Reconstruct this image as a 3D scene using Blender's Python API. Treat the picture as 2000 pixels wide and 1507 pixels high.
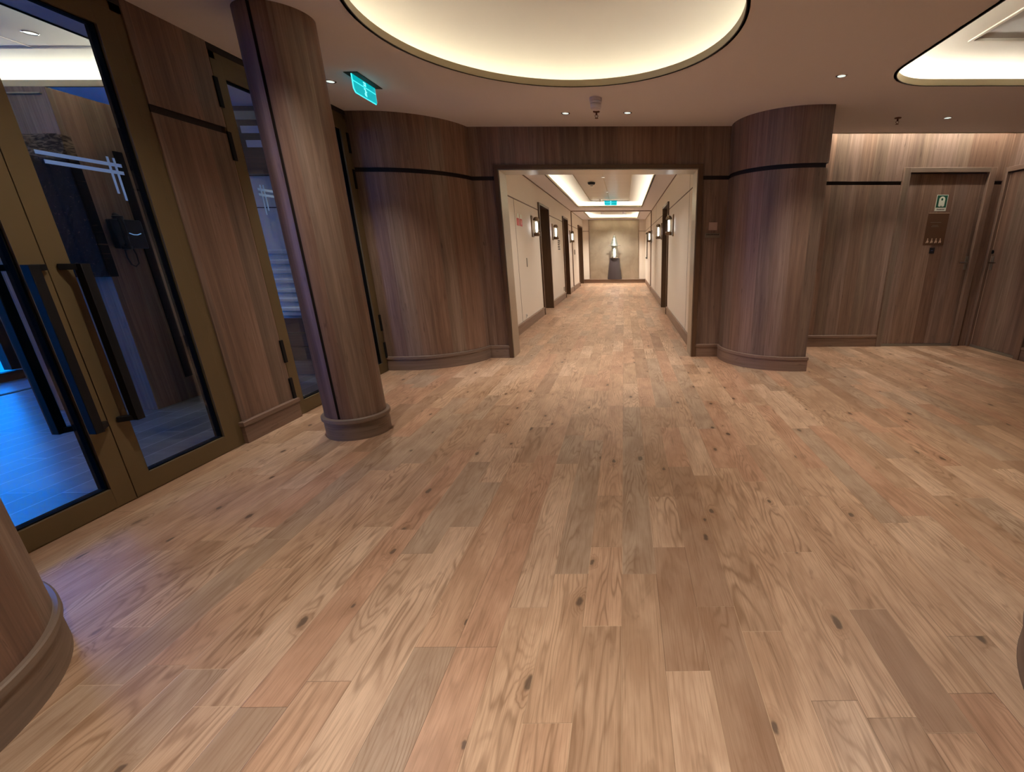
import bpy, bmesh, math, random
from mathutils import Vector, Matrix
from mathutils.geometry import tessellate_polygon

for o in list(bpy.data.objects):
    bpy.data.objects.remove(o)
C = bpy.context.scene.collection
S = bpy.context.scene
PI = math.pi
rnd = random.Random(7)

# ---------------------------------------------------------------- camera, world, exposure
cam_d = bpy.data.cameras.new('camera')
cam = bpy.data.objects.new('camera', cam_d)
C.objects.link(cam)
S.camera = cam
R = ((0.9999389343806808, -0.00759588567405714, 0.008026831906493706),
     (-0.010078735241184003, -0.3289015730168073, 0.9443104226699015),
     (-0.00453283637103387, -0.9443336580827226, -0.32895804535918705))
cam.matrix_world = Matrix(((R[0][0], -R[0][1], -R[0][2], 0.0),
                           (R[1][0], -R[1][1], -R[1][2], 0.0),
                           (R[2][0], -R[2][1], -R[2][2], 1.2),
                           (0, 0, 0, 1)))
cam_d.sensor_fit = 'HORIZONTAL'
cam_d.sensor_width = 36.0
cam_d.lens = 915.22 / 2000 * 36.0
cam_d.shift_x = (1000 - 1228.3) / 2000
cam_d.shift_y = (808.9 - 753.5) / 2000
cam_d.clip_start = 0.02
cam_d.clip_end = 200

S.view_settings.view_transform = 'Standard'
S.view_settings.look = 'None'
S.view_settings.exposure = 0.0
S.view_settings.gamma = 1.0
S.view_settings.use_curve_mapping = False
S.cycles.max_bounces = 7
S.cycles.diffuse_bounces = 4
S.cycles.glossy_bounces = 3
S.cycles.transmission_bounces = 4
S.cycles.transparent_max_bounces = 12
S.cycles.caustics_reflective = False
S.cycles.caustics_refractive = False
S.cycles.sample_clamp_indirect = 12.0
S.cycles.use_denoising = True
S.cycles.use_adaptive_sampling = True
S.cycles.adaptive_threshold = 0.02

world = bpy.data.worlds.new('world')
S.world = world
world.use_nodes = True
WB = world.node_tree.nodes['Background']
WB.inputs[0].default_value = (0.0, 0.22, 1.0, 1)      # blue hour outside the ship's doors
WB.inputs[1].default_value = 9.5

# portal in the outer window, guides the daylight sampling only
pd = bpy.data.lights.new('window_portal', 'AREA')
pd.shape = 'RECTANGLE'; pd.size = 6.3; pd.size_y = 2.2
pd.cycles.is_portal = True
po = bpy.data.objects.new('window_portal', pd)
C.objects.link(po)
po.location = (-6.14, 1.55, 1.2)
po.rotation_euler = (PI / 2, 0, -PI / 2)

WARM = (1.0, 0.91, 0.80)
COVE = (1.0, 0.94, 0.83)
LOBBY_SPOT = 138.0
COVE_ROUND = 21.0
COVE_RIGHT = 75.0
COVE_VEST = 95.0
COVE_CORR = 70.0
SLOT = 82.0
CORR_SPOT = 212.0

H = 2.416      # lobby ceiling
HC = 2.36      # corridor ceiling

# ---------------------------------------------------------------- materials
MATS = {}
def nodes(name):
    m = bpy.data.materials.new(name); m.use_nodes = True
    nt = m.node_tree; b = nt.nodes['Principled BSDF']
    MATS[name] = m
    return m, nt, b
def simple(name, col, rough=0.5, metal=0.0, spec=0.5, emit=None, es=0.0, bump=None):
    m, nt, b = nodes(name)
    b.inputs['Base Color'].default_value = (*col, 1)
    b.inputs['Roughness'].default_value = rough
    b.inputs['Metallic'].default_value = metal
    b.inputs['Specular IOR Level'].default_value = spec
    if emit:
        b.inputs['Emission Color'].default_value = (*emit, 1)
        b.inputs['Emission Strength'].default_value = es
    if bump:
        g = G(nt)
        n = g.noise(g.obj(), bump[0], 3)
        bp = g.n('ShaderNodeBump'); bp.inputs['Strength'].default_value = bump[1]
        bp.inputs['Distance'].default_value = 0.002
        g.l(n, bp.inputs['Height']); g.l(bp.outputs[0], b.inputs['Normal'])
    return m
class G:
    """tiny node graph helper"""
    def __init__(s, nt): s.nt = nt
    def n(s, t): return s.nt.nodes.new(t)
    def l(s, a, b): s.nt.links.new(a, b)
    def _in(s, sock, v):
        if hasattr(v, 'links') or isinstance(v, bpy.types.NodeSocket): s.l(v, sock)
        else: sock.default_value = v
    def m(s, op, a, b=0.0, c=0.0, clamp=False):
        n = s.n('ShaderNodeMath'); n.operation = op; n.use_clamp = clamp
        s._in(n.inputs[0], a); s._in(n.inputs[1], b); s._in(n.inputs[2], c)
        return n.outputs[0]
    def obj(s): return s.n('ShaderNodeTexCoord').outputs['Object']
    def uv(s): return s.n('ShaderNodeUVMap').outputs[0]
    def sep(s, v):
        n = s.n('ShaderNodeSeparateXYZ'); s.l(v, n.inputs[0]); return n.outputs
    def comb(s, x, y, z=0.0):
        n = s.n('ShaderNodeCombineXYZ')
        for i, v in enumerate((x, y, z)): s._in(n.inputs[i], v)
        return n.outputs[0]
    def noise(s, vec, scale, detail=2.0, rough=0.5, dist=0.0):
        n = s.n('ShaderNodeTexNoise'); s.l(vec, n.inputs['Vector'])
        n.inputs['Scale'].default_value = scale; n.inputs['Detail'].default_value = detail
        n.inputs['Roughness'].default_value = rough; n.inputs['Distortion'].default_value = dist
        return n.outputs[0]
    def ramp(s, f, stops, interp='LINEAR'):
        n = s.n('ShaderNodeValToRGB'); s.l(f, n.inputs[0]); r = n.color_ramp; r.interpolation = interp
        while len(r.elements) < len(stops): r.elements.new(0.5)
        for e, (p, c) in zip(r.elements, stops):
            e.position = p; e.color = (*c, 1) if len(c) == 3 else c
        return n.outputs[0]
    def mix(s, f, a, b, mode='MIX'):
        n = s.n('ShaderNodeMix'); n.data_type = 'RGBA'; n.blend_type = mode
        s._in(n.inputs[0], f)
        for i, v in ((6, a), (7, b)):
            if isinstance(v, tuple): n.inputs[i].default_value = (*v, 1)
            else: s.l(v, n.inputs[i])
        return n.outputs[2]
    def smooth(s, x, a, b):
        n = s.n('ShaderNodeMapRange'); n.interpolation_type = 'SMOOTHSTEP'
        s._in(n.inputs[0], x); n.inputs[1].default_value = a; n.inputs[2].default_value = b
        return n.outputs[0]
    def white(s, v):
        n = s.n('ShaderNodeTexWhiteNoise'); n.noise_dimensions = '1D'
        s._in(n.inputs['W'], v); return n.outputs[0]

def veneer(name, dark, mid, light, rough=0.42, leaf=0.155):
    """straight grained wood veneer; UV in metres, grain along V"""
    m, nt, b = nodes(name); g = G(nt)
    u, v, _ = g.sep(g.uv())
    lf = g.m('FLOOR', g.m('DIVIDE', g.m('ADD', u, 100.0), leaf))
    w = g.white(lf)
    off = g.m('MULTIPLY', w, 37.0)
    vec1 = g.comb(g.m('MULTIPLY', u, 16.0), g.m('MULTIPLY', v, 0.7), off)
    n1 = g.noise(vec1, 1.0, 3.0, 0.55, 0.3)
    vec2 = g.comb(g.m('MULTIPLY', u, 95.0), g.m('MULTIPLY', v, 2.6), off)
    n2 = g.noise(vec2, 1.0, 3.0, 0.6, 0.2)
    w2 = g.white(g.m('ADD', lf, 51.3))
    tint = g.ramp(w2, [(0.0, (1.05, 0.955, 0.91)), (0.3, (0.96, 0.99, 0.99)), (0.55, (1.03, 0.98, 0.95)), (0.8, (0.97, 0.97, 1.01)), (1.0, (1.0, 1.01, 0.96))], 'CONSTANT')
    rings = g.m('SINE', g.m('ADD', g.m('MULTIPLY', n1, 34.0), g.m('MULTIPLY', u, 120.0)))
    rr = g.m('POWER', g.m('MULTIPLY_ADD', rings, 0.5, 0.5), 3.0)
    t = g.m('ADD', g.m('MULTIPLY', n1, 0.62), g.m('MULTIPLY', n2, 0.42))
    t = g.m('ADD', t, g.m('MULTIPLY', g.m('SUBTRACT', w, 0.5), 0.20))
    col = g.ramp(t, [(0.28, dark), (0.52, mid), (0.78, light)])
    col = g.mix(g.m('MULTIPLY', rr, 0.22), col, tuple(c * 0.62 for c in dark))
    crack = g.smooth(g.noise(g.comb(g.m('MULTIPLY', u, 60.0), g.m('MULTIPLY', v, 5.0), off), 1.0, 2.0, 0.5, 1.2), 0.66, 0.74)
    col = g.mix(g.m('MULTIPLY', crack, 0.5), col, tuple(c * 0.45 for c in dark))
    col = g.mix(1.0, col, tint, 'MULTIPLY')
    g.l(col, b.inputs['Base Color'])
    b.inputs['Roughness'].default_value = rough
    b.inputs['Specular IOR Level'].default_value = 0.45
    bp = g.n('ShaderNodeBump'); bp.inputs['Strength'].default_value = 0.12; bp.inputs['Distance'].default_value = 0.001
    g.l(n2, bp.inputs['Height']); g.l(bp.outputs[0], b.inputs['Normal'])
    return m

WOOD = veneer('walnut_veneer', (0.125, 0.078, 0.055), (0.222, 0.146, 0.108), (0.350, 0.250, 0.195))
SKIRT = veneer('walnut_skirting', (0.165, 0.112, 0.082), (0.225, 0.160, 0.122), (0.29, 0.215, 0.168), leaf=3.0)
DARKWOOD = veneer('dark_reveal_wood', (0.07, 0.038, 0.020), (0.105, 0.058, 0.030), (0.145, 0.085, 0.05))
GROOVE = simple('groove_dark', (0.018, 0.010, 0.007), 0.7)

def floor_mat():
    m, nt, b = nodes('rustic_oak_planks'); g = G(nt)
    u, v, _ = g.sep(g.uv())
    at = g.n('ShaderNodeAttribute'); at.attribute_name = 'plank'
    r1, r2, r3 = g.sep(at.outputs['Vector'])
    ox = g.m('MULTIPLY', r1, 61.0); oy = g.m('MULTIPLY', r2, 83.0); oz = g.m('MULTIPLY', r3, 47.0)
    U = g.m('ADD', u, ox); V = g.m('ADD', v, oy)
    # knots
    vo = g.n('ShaderNodeTexVoronoi'); vo.voronoi_dimensions = '2D'; vo.feature = 'F1'
    g.l(g.comb(g.m('MULTIPLY', U, 6.2), g.m('MULTIPLY', V, 3.0), oz), vo.inputs['Vector'])
    vo.inputs['Scale'].default_value = 1.0
    wob = g.noise(g.comb(g.m('MULTIPLY', U, 30.0), g.m('MULTIPLY', V, 22.0), oz), 1.0, 2.0)
    d = g.m('ADD', vo.outputs['Distance'], g.m('MULTIPLY', g.m('SUBTRACT', wob, 0.5), 0.14))
    cr, cg, cb = g.sep(vo.outputs['Color'])
    sel = g.smooth(cr, 0.68, 0.72)
    size = g.m('MULTIPLY_ADD', cg, 0.065, 0.035)
    knot = g.m('MULTIPLY', g.m('SUBTRACT', 1.0, g.smooth(g.m('DIVIDE', d, size), 0.55, 1.15)), sel)
    halo = g.m('MULTIPLY', g.m('SUBTRACT', 1.0, g.smooth(g.m('DIVIDE', d, size), 0.9, 3.4)), sel)
    # cathedral grain: contour lines of a stretched noise field, bent round the knots
    hn = g.noise(g.comb(g.m('MULTIPLY', U, 7.5), g.m('MULTIPLY', V, 0.95), oz), 1.0, 2.6, 0.42, 0.12)
    h = g.m('ADD', hn, g.m('MULTIPLY', halo, 0.10))
    freq = g.m('MULTIPLY_ADD', r3, 110.0, 80.0)
    wv = g.m('SINE', g.m('ADD', g.m('MULTIPLY', h, freq), g.m('MULTIPLY', u, g.m('MULTIPLY', r1, 260.0))))
    line = g.m('POWER', g.m('MULTIPLY_ADD', wv, 0.5, 0.5), 3.6)
    fib = g.noise(g.comb(g.m('MULTIPLY', U, 260.0), g.m('MULTIPLY', V, 7.0), oz), 1.0, 3.0, 0.65)
    cloud = g.noise(g.comb(g.m('MULTIPLY', U, 9.0), g.m('MULTIPLY', V, 3.2), oz), 1.0, 3.0, 0.55, 0.4)
    stain = g.smooth(g.noise(g.comb(g.m('MULTIPLY', U, 14.0), g.m('MULTIPLY', V, 4.5), g.m('ADD', oz, 9.0)), 1.0, 3.0, 0.6, 0.8), 0.60, 0.74)
    base = g.ramp(r1, [(0.0, (0.50, 0.321, 0.209)), (0.18, (0.62, 0.403, 0.264)), (0.36, (0.56, 0.321, 0.209)),
                       (0.5, (0.68, 0.469, 0.325)), (0.64, (0.46, 0.332, 0.237)), (0.78, (0.60, 0.372, 0.242)),
                       (0.9, (0.38, 0.230, 0.149)), (1.0, (0.70, 0.490, 0.330))], 'CONSTANT')
    col = g.mix(g.smooth(cloud, 0.30, 0.72), g.mix(0.42, base, (0.26, 0.135, 0.068)), g.mix(0.14, base, (0.75, 0.56, 0.38)))
    plain = g.smooth(g.noise(g.comb(g.m('MULTIPLY', U, 5.0), g.m('MULTIPLY', V, 1.6), g.m('ADD', oz, 21.0)), 1.0, 2.0), 0.38, 0.62)
    line = g.m('MULTIPLY', line, g.m('MULTIPLY_ADD', plain, 0.85, 0.15))
    amt = g.m('MULTIPLY', line, g.m('MULTIPLY_ADD', r2, 0.34, 0.34))
    col = g.mix(amt, col, (0.20, 0.098, 0.045))
    col = g.mix(g.m('MULTIPLY', g.smooth(fib, 0.40, 0.72), 0.34), col, (0.24, 0.125, 0.062))
    streak = g.smooth(g.noise(g.comb(g.m('MULTIPLY', U, 75.0), g.m('MULTIPLY', V, 2.2), oz), 1.0, 3.0, 0.6, 0.3), 0.54, 0.74)
    col = g.mix(g.m('MULTIPLY', streak, 0.50), col, (0.22, 0.112, 0.055))
    col = g.mix(g.m('MULTIPLY', stain, 0.42), col, (0.20, 0.108, 0.058))
    col = g.mix(g.m('MULTIPLY', halo, 0.34), col, (0.24, 0.115, 0.052))
    col = g.mix(g.m('MULTIPLY', knot, 0.80), col, (0.075, 0.045, 0.028))
    # seams between planks (a = distance to the long edge, e = distance to the butt end)
    aw = g.m('MINIMUM', u, g.m('SUBTRACT', 0.1335, u))
    at2 = g.n('ShaderNodeAttribute'); at2.attribute_name = 'plank_end'
    e0, e1, _z = g.sep(at2.outputs['Vector'])
    ee = g.m('MINIMUM', g.m('SUBTRACT', v, e0), g.m('SUBTRACT', e1, v))
    seam = g.m('SUBTRACT', 1.0, g.smooth(g.m('MINIMUM', aw, ee), 0.0004, 0.0017))
    seam_glint = g.m('GREATER_THAN', r2, 0.5)  # pale seams on half the planks: bevel highlight put into the colour
    col = g.mix(g.m('MULTIPLY', seam, 0.55), col, g.mix(seam_glint, (0.10, 0.052, 0.028), (0.66, 0.48, 0.31)))
    g.l(col, b.inputs['Base Color'])
    g.l(g.m('MULTIPLY_ADD', fib, 0.16, 0.30), b.inputs['Roughness'])
    b.inputs['Specular IOR Level'].default_value = 0.42
    bp = g.n('ShaderNodeBump'); bp.inputs['Strength'].default_value = 0.35; bp.inputs['Distance'].default_value = 0.0012
    hh = g.m('SUBTRACT', g.m('MULTIPLY', g.m('SUBTRACT', 1.0, seam), 1.0), g.m('MULTIPLY', line, 0.18))
    g.l(hh, bp.inputs['Height']); g.l(bp.outputs[0], b.inputs['Normal'])
    return m
OAK = floor_mat()

def slate_mat():
    m, nt, b = nodes('slate_tiles'); g = G(nt)
    x, y, _ = g.sep(g.obj())
    br = g.n('ShaderNodeTexBrick')
    br.offset = 0.5; br.inputs['Scale'].default_value = 1.0
    g.l(g.comb(y, x), br.inputs['Vector'])
    br.inputs['Brick Width'].default_value = 0.9; br.inputs['Row Height'].default_value = 0.15
    br.inputs['Mortar Size'].default_value = 0.004; br.inputs['Mortar Smooth'].default_value = 0.1
    br.inputs['Color1'].default_value = (0.10, 0.105, 0.11, 1)
    br.inputs['Color2'].default_value = (0.15, 0.155, 0.16, 1)
    br.inputs['Mortar'].default_value = (0.30, 0.31, 0.32, 1)
    n = g.noise(g.comb(g.m('MULTIPLY', x, 3.0), g.m('MULTIPLY', y, 14.0)), 1.0, 4.0, 0.6)
    col = g.mix(0.7, br.outputs[0], g.ramp(n, [(0.3, (0.5, 0.5, 0.5)), (0.7, (1.3, 1.3, 1.3))]), 'MULTIPLY')
    g.l(col, b.inputs['Base Color'])
    g.l(g.m('MULTIPLY_ADD', n, 0.20, 0.22), b.inputs['Roughness'])
    b.inputs['Specular IOR Level'].default_value = 0.22
    bp = g.n('ShaderNodeBump'); bp.inputs['Strength'].default_value = 0.5; bp.inputs['Distance'].default_value = 0.002
    g.l(g.m('SUBTRACT', n, g.m('MULTIPLY', br.outputs['Fac'], 1.0)), bp.inputs['Height'])
    g.l(bp.outputs[0], b.inputs['Normal'])
    return m
SLATE = slate_mat()

def brushed(name, col, rough, axis='z', amp=0.10):
    m, nt, b = nodes(name); g = G(nt)
    x, y, z = g.sep(g.obj())
    if axis == 'z': vec = g.comb(g.m('MULTIPLY', x, 260.0), g.m('MULTIPLY', y, 260.0), g.m('MULTIPLY', z, 3.0))
    else: vec = g.comb(g.m('MULTIPLY', x, 3.0), g.m('MULTIPLY', y, 260.0), g.m('MULTIPLY', z, 260.0))
    n = g.noise(vec, 1.0, 2.0)
    b.inputs['Base Color'].default_value = (*col, 1)
    b.inputs['Metallic'].default_value = 1.0
    g.l(g.m('MULTIPLY_ADD', n, amp, rough), b.inputs['Roughness'])
    return m
BRONZE = simple('bronze_frame', (0.160, 0.116, 0.056), 0.48, 0.35)
NICKEL = brushed('brushed_nickel', (0.44, 0.41, 0.36), 0.26)
BRASSP = None
def brass_panel_mat():
    m, nt, b = nodes('patinated_brass'); g = G(nt)
    x, y, z = g.sep(g.obj())
    n = g.noise(g.comb(g.m('MULTIPLY', x, 2.2), y, g.m('MULTIPLY', z, 2.2)), 1.0, 4.0, 0.6, 0.5)
    n2 = g.noise(g.comb(g.m('MULTIPLY', x, 90.0), y, g.m('MULTIPLY', z, 90.0)), 1.0, 2.0)
    col = g.ramp(n, [(0.3, (0.44, 0.37, 0.27)), (0.7, (0.62, 0.54, 0.42))])
    g.l(col, b.inputs['Base Color'])
    b.inputs['Metallic'].default_value = 0.6
    g.l(g.m('ADD', g.m('MULTIPLY_ADD', n, 0.14, 0.13), g.m('MULTIPLY', n2, 0.06)), b.inputs['Roughness'])
    return m
BRASSP = brass_panel_mat()
CEIL = simple('ceiling_paint_taupe', (0.79, 0.77, 0.80), 0.75, bump=(60, 0.05))
TRAY = simple('cove_paint_cream', (0.84, 0.80, 0.70), 0.8)
GREYTRAY = simple('cove_panel_grey', (0.50, 0.50, 0.46), 0.6)
FASCIA = simple('cove_fascia_champagne', (0.44, 0.37, 0.24), 0.45, 0.25)
DARKTRIM = simple('dark_shadow_gap', (0.03, 0.018, 0.012), 0.7)  # paints the shade of the cove gaps dark; also the exit sign plate
CREAM = simple('cream_wall_leather', (0.80, 0.73, 0.645), 0.62, bump=(220, 0.10))
BROWNLINE = simple('brown_trim_line', (0.13, 0.072, 0.042), 0.5)
BLACK = simple('black_metal', (0.008, 0.008, 0.009), 0.6, 0.0, 0.2)
BLACKPL = simple('black_plastic', (0.016, 0.016, 0.02), 0.38)
RUBBER = simple('black_rubber_gasket', (0.006, 0.006, 0.006), 0.9, 0.0, 0.05)
STEEL = simple('polished_steel', (0.55, 0.53, 0.50), 0.25, 1.0)
WHITEPL = simple('white_plastic', (0.75, 0.74, 0.72), 0.45)
GREYPL = simple('lilac_grey_plastic', (0.72, 0.68, 0.76), 0.5)
COPPER = simple('sprinkler_bronze', (0.16, 0.06, 0.03), 0.4, 0.6)
REDP = simple('sign_red', (0.55, 0.045, 0.035), 0.5)
GREENP = simple('sign_green', (0.0, 0.085, 0.045), 0.5)
SIGNWHITE = simple('sign_white', (0.88, 0.92, 0.82), 0.5)
INK = simple('dark_ink', (0.03, 0.025, 0.022), 0.6)
PAPER = simple('brown_notice_film', (0.125, 0.066, 0.040), 0.22)
ICON = simple('pale_icon_print', (0.62, 0.45, 0.33), 0.5)
PLATE = simple('pink_beige_plate', (0.52, 0.38, 0.33), 0.5)
METPLATE = simple('grey_engraved_plate', (0.26, 0.23, 0.19), 0.4, 0.5)
PEDESTAL = simple('dark_pedestal_lacquer', (0.055, 0.045, 0.05), 0.28)
NAVY = simple('navy_panel', (0.02, 0.035, 0.07), 0.5)
OUTDECK = simple('outer_deck', (0.25, 0.25, 0.25), 0.5)
STRUCT = simple('plain_grey_structure', (0.35, 0.32, 0.30), 0.8)
LAMPGLOW = simple('led_tube', (1, 1, 1), 0.5, emit=(0.92, 0.92, 1.0), es=14.0)
SPOTGLOW = simple('downlight_lens', (0.8, 0.8, 0.8), 0.4, emit=(0.86, 1.0, 0.93), es=0.9)
TEAL = simple('exit_sign_acrylic', (0.0, 0.25, 0.28), 0.3, emit=(0.0, 0.42, 0.47), es=1.0)
TEALEDGE = simple('exit_sign_edge', (0.1, 0.6, 0.65), 0.3, emit=(0.06, 0.80, 0.90), es=1.5)
PHONEGLOW = simple('phone_display_glow', (0.1, 0.2, 0.4), 0.3, emit=(0.25, 0.5, 1.0), es=0.5)

def emit_mat(name, col, s):
    m = bpy.data.materials.new(name); m.use_nodes = True; nt = m.node_tree
    nt.nodes.clear()
    e = nt.nodes.new('ShaderNodeEmission'); o = nt.nodes.new('ShaderNodeOutputMaterial')
    e.inputs[0].default_value = (*col, 1); e.inputs[1].default_value = s
    nt.links.new(e.outputs[0], o.inputs[0])
    return m

def glass_mat(name, tint, rough=0.0):
    m = bpy.data.materials.new(name); m.use_nodes = True; nt = m.node_tree
    nt.nodes.clear(); g = G(nt)
    o = g.n('ShaderNodeOutputMaterial'); t = g.n('ShaderNodeBsdfTransparent'); s = g.n('ShaderNodeBsdfGlossy')
    t.inputs[0].default_value = (*tint, 1); s.inputs['Roughness'].default_value = rough
    f = g.n('ShaderNodeFresnel'); f.inputs[0].default_value = 1.5
    mx = g.n('ShaderNodeMixShader')
    geo = g.n('ShaderNodeNewGeometry')
    fac = g.m('MULTIPLY', f.outputs[0], g.m('SUBTRACT', 1.0, geo.outputs['Backfacing']))
    g.l(fac, mx.inputs[0]); g.l(t.outputs[0], mx.inputs[1]); g.l(s.outputs[0], mx.inputs[2])
    g.l(mx.outputs[0], o.inputs[0])
    return m
GLASS = glass_mat('door_glass', (0.90, 0.93, 0.93))
LANTERNGLASS = glass_mat('lantern_glass', (0.92, 0.95, 0.90))
def frost_mat():
    m = bpy.data.materials.new('frosted_film'); m.use_nodes = True; nt = m.node_tree
    nt.nodes.clear(); g = G(nt)
    o = g.n('ShaderNodeOutputMaterial'); d = g.n('ShaderNodeBsdfDiffuse'); t = g.n('ShaderNodeBsdfTranslucent')
    d.inputs[0].default_value = (0.50, 0.68, 0.85, 1); t.inputs[0].default_value = (0.60, 0.80, 0.95, 1)
    mx = g.n('ShaderNodeMixShader'); mx.inputs[0].default_value = 0.6
    g.l(d.outputs[0], mx.inputs[1]); g.l(t.outputs[0], mx.inputs[2]); g.l(mx.outputs[0], o.inputs[0])
    return m
FROST = frost_mat()
def relief_mat():
    m, nt, b = nodes('dark_rough_relief'); g = G(nt)
    x, y, z = g.sep(g.obj())
    n = g.noise(g.comb(g.m('MULTIPLY', x, 14.0), g.m('MULTIPLY', y, 14.0), g.m('MULTIPLY', z, 60.0)), 1.0, 4.0, 0.6, 1.0)
    sp = g.noise(g.comb(g.m('MULTIPLY', x, 45.0), y, g.m('MULTIPLY', z, 60.0)), 1.0, 4.0, 0.7, 1.0)
    top = g.smooth(z, 0.74, 0.80)
    low = g.mix(g.smooth(sp, 0.60, 0.70), (0.006, 0.007, 0.009), (0.16, 0.10, 0.06))
    up = g.mix(g.smooth(n, 0.40, 0.62), (0.045, 0.032, 0.025), (0.26, 0.19, 0.14))
    g.l(g.mix(top, low, up), b.inputs['Base Color'])
    b.inputs['Roughness'].default_value = 0.75; b.inputs['Specular IOR Level'].default_value = 0.15
    bp = g.n('ShaderNodeBump'); bp.inputs['Strength'].default_value = 0.25; bp.inputs['Distance'].default_value = 0.006
    g.l(n, bp.inputs['Height']); g.l(bp.outputs[0], b.inputs['Normal'])
    return m
RELIEF = relief_mat()
def perf_mat():
    m, nt, b = nodes('woven_metal_panel'); g = G(nt)
    x, y, z = g.sep(g.obj())
    n = g.noise(g.comb(g.m('MULTIPLY', x, 1.2), g.m('MULTIPLY', y, 3.4), z), 1.0, 2.0, 0.5, 0.6)
    b.inputs['Base Color'].default_value = (0.50, 0.46, 0.40, 1)
    b.inputs['Metallic'].default_value = 0.55; b.inputs['Roughness'].default_value = 0.34
    bp = g.n('ShaderNodeBump'); bp.inputs['Strength'].default_value = 1.0; bp.inputs['Distance'].default_value = 0.012
    g.l(n, bp.inputs['Height']); g.l(bp.outputs[0], b.inputs['Normal'])
    return m
PERF = perf_mat()

# ---------------------------------------------------------------- mesh builder
class MB:
    def __init__(s, seed=0.0):
        s.v = []; s.f = []; s.uv = []; s.mi = []; s.so = seed
    def face(s, pts, uvs=None, mi=0):
        i = len(s.v); s.v += [tuple(p) for p in pts]; s.f.append(tuple(range(i, i + len(pts))))
        s.uv.append([(a + s.so, b + s.so) for a, b in (uvs or [(0, 0)] * len(pts))]); s.mi.append(mi)
    def box(s, x0, x1, y0, y1, z0, z1, grain='z', mi=0):
        P = [(x, y, z) for x in (x0, x1) for y in (y0, y1) for z in (z0, z1)]
        for ids, ax in (((0, 1, 3, 2), 0), ((4, 6, 7, 5), 0), ((0, 4, 5, 1), 1), ((2, 3, 7, 6), 1), ((0, 2, 6, 4), 2), ((1, 5, 7, 3), 2)):
            pts = [P[i] for i in ids]
            gi = 'xyz'.index(grain)
            oth = [a for a in range(3) if a != ax]
            va = gi if gi in oth else oth[1]
            ua = [a for a in oth if a != va][0]
            s.face(pts, [(p[ua] + 0.37 * ax, p[va]) for p in pts], mi)
    def sweep(s, path, prof, closed=False, mis=None, horiz=False, z0=0.0):
        """prof: (outward offset, z) along a plan path; outward is to the left of the path direction"""
        n = len(path); nor = []
        for i in range(n):
            a = path[(i - 1) % n] if (closed or i > 0) else None
            c = path[(i + 1) % n] if (closed or i < n - 1) else None
            p = path[i]; ds = []
            if a is not None: ds.append(Vector((p[0] - a[0], p[1] - a[1])).normalized())
            if c is not None: ds.append(Vector((c[0] - p[0], c[1] - p[1])).normalized())
            ns = [Vector((-d.y, d.x)) for d in ds]
            if len(ns) == 2:
                m = ns[0] + ns[1]
                m = ns[0] if m.length < 1e-6 else m / max(0.35, m.dot(ns[0]))
            else: m = ns[0]
            nor.append(m)
        L = [0.0]
        for i in range(1, n + (1 if closed else 0)):
            L.append(L[-1] + math.hypot(path[i % n][0] - path[i - 1][0], path[i % n][1] - path[i - 1][1]))
        PL = [0.0]
        for j in range(1, len(prof)):
            PL.append(PL[-1] + math.hypot(prof[j][0] - prof[j - 1][0], prof[j][1] - prof[j - 1][1]))
        base = len(s.v)
        for i in range(n):
            for (o, z) in prof:
                s.v.append((path[i][0] + nor[i].x * o, path[i][1] + nor[i].y * o, z + z0))
        k = len(prof)
        for i in range(n if closed else n - 1):
            i2 = (i + 1) % n
            for j in range(k - 1):
                a, b_, c, d = base + i * k + j, base + i2 * k + j, base + i2 * k + j + 1, base + i * k + j + 1
                s.f.append((a, d, c, b_))
                q = [(L[i], PL[j]), (L[i], PL[j + 1]), (L[i + 1], PL[j + 1]), (L[i + 1], PL[j])]
                if horiz: q = [(y, x) for x, y in q]
                s.uv.append([(x + s.so, y + s.so) for x, y in q]); s.mi.append(mis[j] if mis else 0)
    def lathe(s, prof, cx=0, cy=0, z=0, seg=32, mi=0, a0=0.0, a1=2 * PI):
        n = seg; full = abs(a1 - a0 - 2 * PI) < 1e-6; base = len(s.v); m = n if full else n + 1
        for i in range(m):
            a = a0 + (a1 - a0) * i / n
            for r, zz in prof: s.v.append((cx + r * math.cos(a), cy + r * math.sin(a), z + zz))
        k = len(prof)
        for i in range(n):
            i2 = (i + 1) % m
            for j in range(k - 1):
                s.f.append((base + i * k + j, base + i2 * k + j, base + i2 * k + j + 1, base + i * k + j + 1))
                u0, u1 = i / n * 2 * PI * 0.3, (i + 1) / n * 2 * PI * 0.3
                s.uv.append([(u0, prof[j][1]), (u1, prof[j][1]), (u1, prof[j + 1][1]), (u0, prof[j + 1][1])]); s.mi.append(mi)
    def tube(s, pts, r, seg=8, mi=0):
        pts = [Vector(p) for p in pts]; base = len(s.v); n = len(pts)
        up = Vector((0.13, 0.31, 0.94))
        for i, p in enumerate(pts):
            d = (pts[min(i + 1, n - 1)] - pts[max(i - 1, 0)]).normalized()
            a = d.cross(up).normalized(); b_ = d.cross(a)
            for k in range(seg):
                t = 2 * PI * k / seg; q = p + (a * math.cos(t) + b_ * math.sin(t)) * r; s.v.append(tuple(q))
        for i in range(n - 1):
            for k in range(seg):
                k2 = (k + 1) % seg
                s.f.append((base + i * seg + k, base + i * seg + k2, base + (i + 1) * seg + k2, base + (i + 1) * seg + k))
                s.uv.append([(0, 0)] * 4); s.mi.append(mi)
        s.f.append(tuple(base + k for k in range(seg))[::-1]); s.uv.append([(0, 0)] * seg); s.mi.append(mi)
        s.f.append(tuple(base + (n - 1) * seg + k for k in range(seg))); s.uv.append([(0, 0)] * seg); s.mi.append(mi)
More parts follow.
